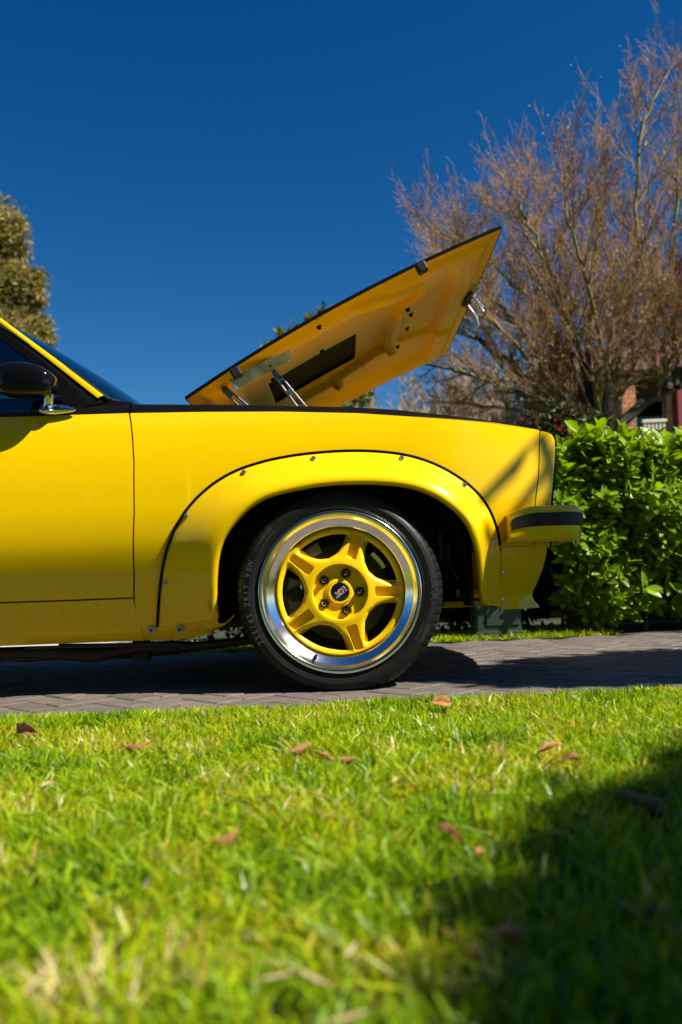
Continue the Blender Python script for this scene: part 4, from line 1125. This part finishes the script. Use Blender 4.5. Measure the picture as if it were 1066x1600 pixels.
# ------------------------------------------------------------------ trees
BT = np.array([[.16, .12, .075], [.15, .135, .055], [.20, .10, .065]])
def col_by_r(r):
    if r > .022: return (.075, .062, .042)
    if r > .009: return (.22, .19, .06)
    if r > .004: return (.27, .19, .075)
    return (.31, .18, .065)
class TreeB:
    def __init__(s, seed): s.r = random.Random(seed); s.V = []; s.Fc = []; s.col = []; s.tips = []; s.sel = []
    def tube(s, pts, rad, n):
        b = len(s.V); prev = None
        for i, p in enumerate(pts):
            t = (pts[min(i+1, len(pts)-1)]-pts[max(i-1, 0)]).normalized()
            if prev is None:
                a = Vector((0, 0, 1)) if abs(t.z) < .9 else Vector((1, 0, 0)); u = t.cross(a).normalized()
            else: u = (prev-t*prev.dot(t)).normalized()
            prev = u; v = t.cross(u)
            for k in range(n):
                an = 2*math.pi*k/n; s.V.append(tuple(p+(u*math.cos(an)+v*math.sin(an))*rad[i])); s.col.append(col_by_r(rad[i]))
        for i in range(len(pts)-1):
            for k in range(n):
                k2 = (k+1) % n; a0, a1, b1, b0 = b+i*n+k, b+i*n+k2, b+(i+1)*n+k2, b+(i+1)*n+k
                s.Fc.append((a0, a1, b1)); s.Fc.append((a0, b1, b0))
    def grow(s, p, d, L, r, lvl, cfg):
        n = cfg['seg'][lvl]; pts = [p]; rad = [r]; step = L/n; rr = s.r
        for i in range(n):
            d = (d+Vector((rr.gauss(0, 1), rr.gauss(0, 1), rr.gauss(0, 1)))*cfg['jit'][lvl]+Vector((0, 0, cfg['up'][lvl]))).normalized()
            p = p+d*step; pts.append(p); rad.append(max(cfg['rmin'], r*(1-(1-cfg['taper'])*(i+1)/n)))
        s.tube(pts, rad, cfg['sides'][lvl])
        if lvl+1 >= len(cfg['seg']):
            s.tips.append(p); return
        nc = cfg['kids'][lvl]; nc = max(1, int(nc*rr.uniform(.75, 1.3)))
        for k in range(nc):
            t = cfg['t0'][lvl]+(1-cfg['t0'][lvl])*(k+rr.random())/nc; f = t*n; i = min(n-1, int(f)); q = pts[i].lerp(pts[i+1], f-i)
            ax = (pts[i+1]-pts[i]).normalized(); a = Vector((rr.gauss(0, 1), rr.gauss(0, 1), rr.gauss(0, 1))); a = (a-ax*a.dot(ax)).normalized()
            ang = R(cfg['ang'][lvl]*rr.uniform(.6, 1.3)); nd = ax*math.cos(ang)+a*math.sin(ang)
            s.grow(q, nd, L*cfg['len'][lvl]*rr.uniform(.65, 1.2)*(1.15-.5*t), max(cfg['rmin'], rad[i]*.62), lvl+1, cfg)
        if lvl < len(cfg['seg'])-2:
            s.grow(pts[-1], d, L*cfg['len'][lvl]*1.1, rad[-1], lvl+1, cfg)
        else: s.tips.append(p)
    def build(s, name, parent, m=None):
        return fastmesh(name, np.array(s.V), np.array(s.Fc), m or M['bark'], parent, 3, cols=np.array(s.col), smooth=True)
cfgA = dict(seg=[6, 5, 4, 3, 2], jit=[.08, .07, .06, .06, .05], up=[.06, .07, .055, .05, .04], kids=[7, 6, 5, 3], t0=[.2, .12, .15, .2], ang=[38, 36, 32, 30],
            len=[.52, .60, .64, .6], taper=.4, rmin=.0016, sides=[6, 5, 3, 3, 3])
TY = 8.3
def TW(x, y, Y=TY): return W(x, y, Y)
tbase = TW(936, 695)
tree = thing('bare_tree', (tbase.x, TY, 0), 'large leafless tree with upright reddish twigs behind the hedge', 'tree')
tb = TreeB(11)
tb.tube([Vector((tbase.x+.20, TY, 0)), Vector((tbase.x+.14, TY, .6)), Vector((tbase.x+.05, TY, 1.2)), tbase], [.17, .13, .10, .07], 12)
tb.tube([Vector((tbase.x+.05, TY, 1.1)), TW(972, 660, TY+.1), TW(1010, 626, TY+.15), TW(1048, 607, TY+.2), TW(1095, 588, TY+.3)], [.075, .06, .052, .048, .04], 10)
tb.build('trunk', tree)
tc = TreeB(5)
LIMB = [([(936, 692), (915, 662), (880, 641), (835, 600), (790, 560), (742, 531), (700, 512)], .0, .075, .018, .75), ([(934, 685), (900, 652), (850, 628), (795, 607), (740, 588), (690, 574)], -.5, .06, .014, .7),
        ([(934, 680), (900, 585), (880, 500), (845, 400), (822, 345), (808, 315)], -.3, .055, .01, .95), ([(937, 680), (918, 565), (928, 450), (935, 360), (943, 310)], .4, .055, .01, 1.0),
        ([(940, 675), (952, 590), (985, 500), (998, 400), (992, 300), (1003, 200), (1025, 150)], -.2, .06, .01, .9), ([(1046, 608), (1036, 545), (1043, 480), (1052, 380), (1062, 250), (1070, 150)], .3, .055, .01, 1.0),
        ([(1070, 598), (1072, 550), (1095, 470), (1110, 360), (1120, 230)], .2, .055, .01, 1.0), ([(932, 680), (885, 550), (832, 472), (772, 412), (722, 385), (670, 352)], .5, .05, .009, .7),
        ([(935, 675), (900, 530), (862, 425), (840, 365), (838, 320)], .9, .05, .009, .95), ([(932, 685), (850, 565), (785, 480), (742, 425), (722, 385)], .1, .05, .009, .8),
        ([(932, 685), (865, 600), (800, 530), (748, 480), (700, 440)], -.8, .04, .008, .7), ([(1090, 590), (1135, 560), (1180, 500)], .1, .06, .015, 1.0), ([(938, 680), (946, 590), (935, 500), (905, 400), (885, 330), (884, 290)], -.6, .045, .009, .95),
        ([(1058, 604), (1048, 510), (1064, 420), (1090, 300), (1120, 150)], .8, .05, .01, 1.0), ([(940, 672), (978, 600), (1000, 540), (1040, 460)], .5, .04, .008, .8), ([(1048, 607), (1000, 555), (965, 470), (950, 400)], .3, .04, .008, .8), ([(1025, 618), (1050, 555), (1085, 480)], -.4, .04, .008, .8), ([(938, 680), (930, 600), (955, 520), (975, 440)], -.7, .035, .008, .8), ([(932, 685), (890, 620), (850, 520), (835, 450)], .7, .035, .008, .8),
        ([(930, 690), (880, 660), (800, 640), (740, 632), (700, 628)], .9, .04, .01, .45), ([(1095, 588), (1125, 510), (1180, 400), (1200, 280)], -.3, .05, .01, 1.0)]
for pts, dy, r0, r1, sc_ in LIMB:
    sc_ *= .57
    n = len(pts); wp = [TW(x, y, TY+dy*min(1, 1.6*i/(n-1))) for i, (x, y) in enumerate(pts)]
    sub = []
    for i in range(n-1):
        for k in range(4): sub.append(wp[i].lerp(wp[i+1], k/4)+Vector((random.gauss(0, .012), random.gauss(0, .02), random.gauss(0, .012))))
    sub.append(wp[-1]); m_ = len(sub)
    r0 *= .74; rad = [r0+(r1-r0)*(i/(m_-1))**.7 for i in range(m_)]
    tc.tube(sub, rad, 8)
    nk = 18
    for k in range(nk):
        t = .18+.82*(k+random.random())/nk; i = min(m_-2, int(t*(m_-1))); ax = (sub[i+1]-sub[i]).normalized()
        a = Vector((random.gauss(0, 1), random.gauss(0, 1), random.gauss(0, 1)+.5)); a = (a-ax*a.dot(ax)).normalized(); ang = R(random.uniform(22, 48))
        tc.grow(sub[i], ax*math.cos(ang)+a*math.sin(ang), sc_*random.uniform(.75, 1.25)*(1.2-.45*t), rad[i]*.5, 1, cfgA)
    tc.grow(sub[-1], (sub[-1]-sub[-2]).normalized(), sc_*.8, r1, 1, cfgA)
tc.build('crown', tree)
print('bare tree tris', len(tc.Fc))
# dry seed tufts still on the twigs
tips = np.array([tuple(t) for t in tc.tips]); ksel = rng.random(len(tips)) < .10
tp = tips[ksel]+rng.normal(0, .03, (ksel.sum(), 3))
tv2, tf2 = leaf_template(.3, .2, .6)
V_, F_, c_ = scatter(tv2, tf2, tp, unit(len(tp)), unit(len(tp)), rng.uniform(.015, .032, len(tp)), np.array([[.30, .19, .09]])*rng.uniform(.6, 1.6, (len(tp), 1)))
tag(fastmesh('dry_seeds', V_, F_, M['leafcol'], tree, 3, cols=c_), kind='stuff')

cfgB = dict(seg=[6, 5, 4, 3], jit=[.08, .12, .14, .16], up=[.06, .14, .16, .14], kids=[10, 8, 6], t0=[.15, .12, .1], ang=[36, 34, 32], len=[.55, .55, .55], taper=.4, rmin=.009, sides=[6, 4, 3, 3])
for k, (x, y, YY, hgt, lb) in enumerate([(668, 600, 21, 1.0, 'pale leafless shrub tree seen just under the bonnet tip, leftmost behind the car nose'), (735, 588, 23, 1.0, 'pale twiggy leafless tree in the distance above the front fender'), (800, 600, 20, .9, 'grey brown leafless small tree in the distance left of the red flowers')]):
    b0 = W(x, 800, YY); H_ = W(x, y, YY).z; t0 = thing('bare_tree', (b0.x, YY, 0), lb, 'tree', 'distant leafless trees')
    q = TreeB(30+k)
    q.tube([Vector((b0.x, YY, 0)), Vector((b0.x, YY, H_*.4))], [.12, .08], 6); q.build('trunk', t0)
    q = TreeB(60+k)
    for a in np.arange(0, 2*math.pi, .52): q.grow(Vector((b0.x, YY, H_*.35)), Vector((math.cos(a)*.62, math.sin(a)*.62, 1)).normalized(), H_*.40, .035, 0, cfgB)
    q.col = [(.36, .27, .17)]*len(q.V); q.build('crown', t0)

def leafy(name, label, cat, base, clumps, nleaf, lsize, colset, trunk_r, group=None, wmax=.45, fine=True, branches=True, droop=.0):
    t = thing(name, base, label, cat, group); base = Vector(base)
    q = TreeB(len(label))
    cc = sum((Vector(c[:3]) for c in clumps), Vector())/len(clumps); zmin = min(c[2]-c[3] for c in clumps)
    fork = Vector((base.x*.7+cc.x*.3, base.y*.7+cc.y*.3, max(.2, zmin-.1*abs(cc.z))))
    q.tube([base, base.lerp(fork, .5)+Vector((.05, 0, 0)), fork], [trunk_r, trunk_r*.8, trunk_r*.65], 8)
    q.build('trunk', t)
    q = TreeB(3)
    for c in clumps:
        p = Vector(c[:3]); q.tube([fork, fork.lerp(p, .5)+Vector((0, 0, .1*(p-fork).length)), p], [trunk_r*.5, trunk_r*.3, trunk_r*.12], 5)
    q.col = [(.14, .11, .08)]*len(q.V)
    q.build('limb', t)
    tot = sum(c[3]**2 for c in clumps); pos = []
    for c in clumps:
        n = int(nleaf*c[3]**2/tot); d = unit(n); rad = c[3]*np.clip(rng.normal(.72, .30, n), .1, 1.3)
        pos.append(np.array(c[:3])+d*rad[:, None]*np.array([1, 1, .85]))
    pos = np.concatenate(pos); n = len(pos)
    dr = unit(n); dr[:, 2] -= droop
    cs = np.array(colset)[rng.integers(0, len(colset), n)]*rng.uniform(.6, 1.4, (n, 1))
    tv, tf = leaf_template(.3, .2, wmax)
    V_, F_, c_ = scatter(tv, tf, pos, dr, unit(n), rng.uniform(.7, 1.3, n)*lsize, cs)
    fastmesh('crown', V_, F_, M['leafcol'], t, 3, cols=c_)
    return t
# tall gum tree at far left
GY = 26
def cl(x, y, rpx, Y): p = W(x, y, Y); return (p.x, Y+random.uniform(-1, 1)*rpx*Y/F*.5, p.z, rpx*Y/F)
gum = [cl(-20, 340, 42, GY), cl(8, 365, 36, GY), cl(22, 352, 18, GY), cl(-30, 400, 45, GY), cl(20, 385, 22, GY), cl(5, 415, 26, GY), cl(30, 435, 30, GY), cl(55, 432, 18, GY), cl(-5, 450, 40, GY), cl(45, 455, 26, GY), cl(20, 490, 34, GY), cl(55, 505, 24, GY), cl(68, 525, 20, GY), cl(-20, 520, 50, GY), cl(40, 540, 40, GY), cl(-60, 470, 60, GY), cl(-60, 380, 50, GY), cl(62, 470, 12, GY)]
leafy('gum_tree', 'tall olive brown gum tree with rounded leaf clumps behind the windscreen', 'tree', (W(-60, 800, GY).x, GY, 0), gum, 30000, .16, [(.26, .22, .05), (.20, .19, .04), (.33, .23, .075), (.10, .11, .028)], .35, droop=.6, wmax=.35)
# small leafy tree behind the bonnet
BY = 13
lt = [cl(470, 545, 40, BY), cl(500, 560, 45, BY), cl(535, 590, 40, BY), cl(560, 610, 20, BY), cl(440, 560, 35, BY), cl(440, 521, 8, BY), cl(462, 515, 8, BY), cl(482, 497, 9, BY), cl(503, 489, 9, BY), cl(515, 484, 5, BY), cl(452, 524, 6, BY), cl(565, 625, 16, BY), cl(520, 630, 40, BY), cl(470, 600, 45, BY), cl(495, 505, 14, BY)]
leafy('leafy_tree', 'small yellow green leafy tree peeking out above and below the open bonnet', 'tree', (W(500, 800, BY).x, BY, 0), lt, 5200, .085, [(.10, .13, .015), (.14, .14, .02), (.055, .085, .015), (.17, .15, .03)], .09)
# red flowering bush between the car nose and the hedge
FY = 6.4
fb = [cl(850, 668, 30, FY), cl(885, 660, 32, FY), cl(920, 668, 30, FY), cl(870, 700, 40, FY), cl(910, 705, 40, FY), cl(838, 690, 25, FY), cl(835, 655, 10, FY), cl(885, 640, 14, FY)]
bush = leafy('flowering_bush', 'dark green bush with small red flowers behind the hedge', 'bush', (W(885, 800, FY).x, FY, 0), fb, 2600, .055, [(.03, .055, .012), (.05, .075, .015), (.07, .05, .02), (.09, .06, .03)], .04)
b = MB(); 
for k in range(6):
    a = k*math.pi/3; b.add([(0, 0, 0), (.008*math.cos(a-.5), -.004, .008*math.sin(a-.5)), (.012*math.cos(a), -.012, .012*math.sin(a)), (.008*math.cos(a+.5), -.004, .008*math.sin(a+.5))], [(0, 1, 2, 3)])
fl0 = b.build('flower', M['red'], bush, loc=(0, 0, 0))
for k, (x, y) in enumerate([(868, 656), (873, 670), (876, 671), (817, 653), (838, 660)]):
    o = fl0 if k == 0 else fl0.copy()
    if k: C.objects.link(o); o.parent = bush
    o.location = W(x, y, FY-.24)-wloc(bush)
# dark shrub behind the car seen under it
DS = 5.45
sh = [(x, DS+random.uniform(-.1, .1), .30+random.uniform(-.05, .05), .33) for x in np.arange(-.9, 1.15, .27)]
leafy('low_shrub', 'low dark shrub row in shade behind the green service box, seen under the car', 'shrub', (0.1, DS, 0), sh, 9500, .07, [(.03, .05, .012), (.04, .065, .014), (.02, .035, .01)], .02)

# ------------------------------------------------------------------ tree outside the frame on the right: its shade falls on lawn, drive and fender
def at_shadow(gx_, gy_, gz_, t): p = Vector((gx_, gy_, gz_))+SUN*t; return tuple(p)
shade = []
for (gx_, gy_, rad) in [(.62, .95, .26), (.95, 1.05, .36), (.56, .55, .32), (.9, .55, .42), (.45, .30, .30), (1.35, .9, .45), (1.3, .4, .5), (.75, .1, .45), (1.25, 1.35, .3), (.93, 1.42, .17), (.40, .70, .16), (.70, 1.2, .16), (.6, .75, .25), (1.1, .8, .4), (.8, .3, .4), (.55, 1.12, .19), (.40, .92, .18), (.33, .76, .15), (.30, .55, .16), (.78, 1.36, .17), (.27, .72, .14), (.44, .98, .13), (.62, 1.2, .14)]:
    shade.append((*at_shadow(gx_, gy_, 0, 4.1+random.uniform(-.3, .3)), rad))
shade2 = []
for (gx_, gy_, gz_, rad) in [(.85, 2.72, 0, .14), (1.2, 2.75, 0, .20), (1.6, 2.8, 0, .3), (1.0, 3.05, 0, .16), (1.4, 3.15, 0, .2), (.72, 2.9, 0, .10), (1.9, 3.1, 0, .3), (1.8, 2.5, 0, .3), (1.3, 2.5, 0, .15), (.66, 2.62, 0, .08), (.62, 2.85, 0, .10), (.52, 2.70, 0, .08), (.54, 2.95, 0, .09), (.62, 3.15, 0, .08), (.85, 3.3, 0, .10), (1.2, 3.38, 0, .12), (1.0, 2.75, 0, .15), (.75, 2.72, 0, .12), (.95, 2.9, 0, .16), (1.25, 3.0, 0, .2), (.78, 3.1, 0, .09), (1.1, 2.6, 0, .12), (1.5, 2.65, 0, .18), (1.0, 3.3, 0, .1),
                             (.55, 2.70, .42, .07), (.62, 2.72, .40, .08), (.70, 2.74, .50, .06)]:
    shade2.append((*at_shadow(gx_, gy_, gz_, 4.3+random.uniform(-.3, .3)), rad*(1.5 if gz_ == 0 else 1)))
tr = leafy('shade_tree', 'leafy tree to the right whose shade falls across the lawn corner', 'tree', (4.6, .9, 0), shade+shade2, 36000, .10, [(.05, .09, .015), (.07, .11, .02)], .12)
# thin branches whose streaks fall on the front fender
q = TreeB(77)
for (x, y), (x2, y2), r in [((833, 690), (745, 790), .022), ((868, 700), (770, 840), .018), ((870, 735), (800, 860), .020)]:
    a, b_ = S(x, y)+SUN*4.2, S(x2, y2)+SUN*4.4
    dd = (a-b_); q.tube([b_-dd*.1, b_.lerp(a, .5)+Vector((.02, .01, .0)), a+dd*.15, Vector((4.3, 1.2, 2.6))], [r*.7, r, r, r*1.2], 7)
q.build('branch', tr)

# added, unseen foliage behind the camera: cuts sky fill and darkens reflections
ev = [(x, -5.2+random.uniform(-.3, .3), z+random.uniform(-.2, .2), .95) for x in np.arange(-9, 2.6, 1.05) for z in (.8, 2.1, 3.4, 4.7, 6.0)]
leafy('added_evergreen_screen', 'tall dark evergreen screen across the lawn, mirrored faintly in the paint', 'hedge', (-3, -5.2, 0), ev, 24000, .24, [(.04, .07, .015), (.06, .09, .02), (.03, .05, .012)], .1)

tlx = np.arange(-90, 92, 3.0)
n = 14000; q = rng.integers(0, len(tlx), n); hh = 3.2+1.6*np.sin(tlx*.31)+1.2*np.cos(tlx*.83)
d = unit(n)*np.clip(rng.normal(.8, .2, n), .1, 1.1)[:, None]
pp = np.c_[tlx[q], 75+0*q, hh[q]*.5]+d*np.c_[np.full(n, 2.6), np.full(n, 2.6), hh[q]*.5]
tv, tf = leaf_template(.3, .2, .6)
V_, F_, c_ = scatter(tv, tf, pp, unit(n), unit(n), rng.uniform(.5, 1.0, n), np.array([[.06, .085, .025]])*rng.uniform(.6, 1.4, (n, 1)))
tag(fastmesh('treeline', V_, F_, M['leafcol'], None, 3, cols=c_), 'distant dark green line of trees along the horizon', 'trees', kind='stuff')

# ------------------------------------------------------------------ service box on the verge
sbx = W(781, 990, 4.68)
sb_ = thing('service_box', (sbx.x, 4.8, 0), 'green metal service box, shade darkened into its colour, standing on the grass strip behind the car nose', 'utility box')
M['shaded_box_green'] = mat('shaded_box_green', (.018, .042, .028), rough=.5, vary=.15, vscale=10)  # base darkened to stand in for the shadow over the box
MB().box((sbx.x, 4.8, .22), (.245, .24, .44)).build('box_body', M['shaded_box_green'], sb_, bevel=.008)
MB().box((sbx.x, 4.8, .455), (.265, .26, .03)).build('lid', M['shaded_box_green'], sb_, bevel=.006)
MB().box((sbx.x, 4.8, .02), (.262, .257, .04)).build('plinth', M['shaded_box_green'], sb_, bevel=.004)
MB().box((sbx.x+.02, 4.676, .24), (.18, .008, .34)).build('access_panel', M['shaded_box_green'], sb_, bevel=.003)

# ------------------------------------------------------------------ brick house beyond the trees
HYY = 16.0
house = thing('brick_house', (W(1066, 800, HYY).x+2, HYY+3, 0), 'red brick house with a pale porch railing beyond the hedge', 'house')
M['brick'] = mat('brick', (.48, .21, .09), rough=.85, vary=.2, vscale=12, island=.3)
M['mortar'] = mat('mortar', (.42, .36, .28), rough=.9)
M['rooftile'] = mat('roof_tile', (.13, .055, .034), rough=.85, vary=.35, vscale=6, island=.2)
M['maroon'] = mat('maroon_paint', (.25, .03, .03), rough=.5)
M['cream'] = mat('cream_paint', (.72, .66, .5), rough=.6)
M['darkwood'] = mat('dark_timber', (.17, .085, .045), rough=.7, vary=.3)
xL, xR = W(950, 600, HYY).x, W(1066, 600, HYY).x+6
zE = W(1000, 592, HYY).z; zRf = W(1000, 551, HYY+3.2).z
# recessed porch wall and returns
MB().box(((xL+xR)/2, HYY+2.2, zE/2), (xR-xL, .25, zE)).build('wall', M['darkwood'], house)
MB().box((xL+.1, HYY+1.2, zE/2), (.2, 2.2, zE)).build('wall', M['brick'], house)
MB().box(((xL+xR)/2, HYY+1.0, W(1000, 680, HYY).z-.1), (xR-xL, 2.3, .2)).build('porch_floor', M['darkwood'], house)
MB().box(((xL+xR)/2, HYY+.1, zE+.06), (xR-xL+.6, .12, .12)).build('fascia', M['darkwood'], house)
# roof: rows of tiles as stepped courses
rb = MB(); nrow = 8
for k in range(nrow):
    y0 = HYY-.25+k*.42; z0 = zE+.17+k*(zRf-zE-.17)/(nrow-1)
    nt_ = 34
    for j in range(nt_):
        x0 = xL-.5+(xR-xL+1)*(j+.5*(k % 2))/nt_
        rb.box((x0, y0+.25, z0+.02+.006*((j*7+k*3) % 3)), ((xR-xL+1)/nt_-.012, .5, .05), Matrix.Rotation(math.atan2((zRf-zE)/nrow, .42), 3, 'X'))
roof = MB().add([(xL-.5, HYY-.25, zE+.12), (xR+.5, HYY-.25, zE+.12), (xR+.5, HYY+3.2, zRf), (xL-.5, HYY+3.2, zRf), (xR+.5, HYY+6.6, zE+.12), (xL-.5, HYY+6.6, zE+.12)], [(0, 1, 2, 3), (3, 2, 4, 5)]).build('roof', M['rooftile'], house)
tag(rb.build('roof_tiles', M['rooftile'], roof), kind='stuff')
# brick columns, brick by brick
bme = None
def column(xa, xb, z0, z1, m='mortar', y=HYY):
    global bme
    wv = xb-xa; c = MB().box(((xa+xb)/2, y, (z0+z1)/2), (wv-.012, wv-.012, z1-z0)).build('column', M[m], house)
    n = int((z1-z0)/.086)
    for k in range(n):
        z = z0+(k+.5)*.086
        parts = [((xa+xb)/2, wv)] if wv < .2 else ([(xa+wv*.25, wv*.5-.006), (xb-wv*.25, wv*.5-.006)] if k % 2 else [(xa+wv*.5, wv*.64), (xa+wv*.08, wv*.16), (xb-wv*.08, wv*.16)])
        for cx_, ww in parts:
            if bme is None:
                o = MB().box((0, 0, 0), (1, 1, 1)).build('brick', M['brick'], c, loc=(0, 0, 0)); bme = o.data
            else:
                o = bpy.data.objects.new('brick', bme); C.objects.link(o); o.parent = c
            o.location = Vector((cx_, y-.006*random.random(), z))-wloc(c); o.scale = (ww-.008, wv, .074)
column(W(969, 650, HYY).x, W(991, 650, HYY).x, W(980, 690, HYY).z, zE)
column(W(1042.5, 650, HYY).x, W(1050, 650, HYY).x, W(1046, 690, HYY).z, zE)
MB().box((W(1062, 620, HYY-.1).x, HYY-.1, (zE+W(1060, 690, HYY).z)/2), (.14, .14, zE-W(1060, 690, HYY).z)).build('post', M['maroon'], house, bevel=.01)
column(W(1069, 650, HYY).x, W(1100, 650, HYY).x, W(1080, 690, HYY).z, zE)
# window in the porch
wx = W(1010, 620, HYY+2).x
wf = MB().box((wx, HYY+2.05, (zE+W(1000, 690, HYY).z)/2+.1), (.75, .06, 1.0)).build('window', M['cream'], house)
MB().box((wx, HYY+2.03, (zE+W(1000, 690, HYY).z)/2+.1), (.66, .06, .92)).build('pane', M['black_gloss'], wf)
# railing
zr0, zr1 = W(1020, 685, HYY-.05).z, W(1020, 658, HYY-.05).z
xa_, xb_ = W(1002, 657, HYY).x, W(1040, 657, HYY).x
MB().box(((xa_+xb_)/2, HYY-.05, zr1), (xb_-xa_, .07, .055)).build('handrail', M['cream'], house, bevel=.008)
bl_ = MB().box((0, 0, 0), (.035, .035, zr1-zr0)).build('baluster', M['cream'], house, loc=(0, 0, 0))
for k in range(6):
    o = bl_ if k == 0 else bl_.copy()
    if k: C.objects.link(o); o.parent = house
    o.location = Vector((xa_+.05+(xb_-xa_-.1)*k/5, HYY-.05, (zr0+zr1)/2-.03))-wloc(house)
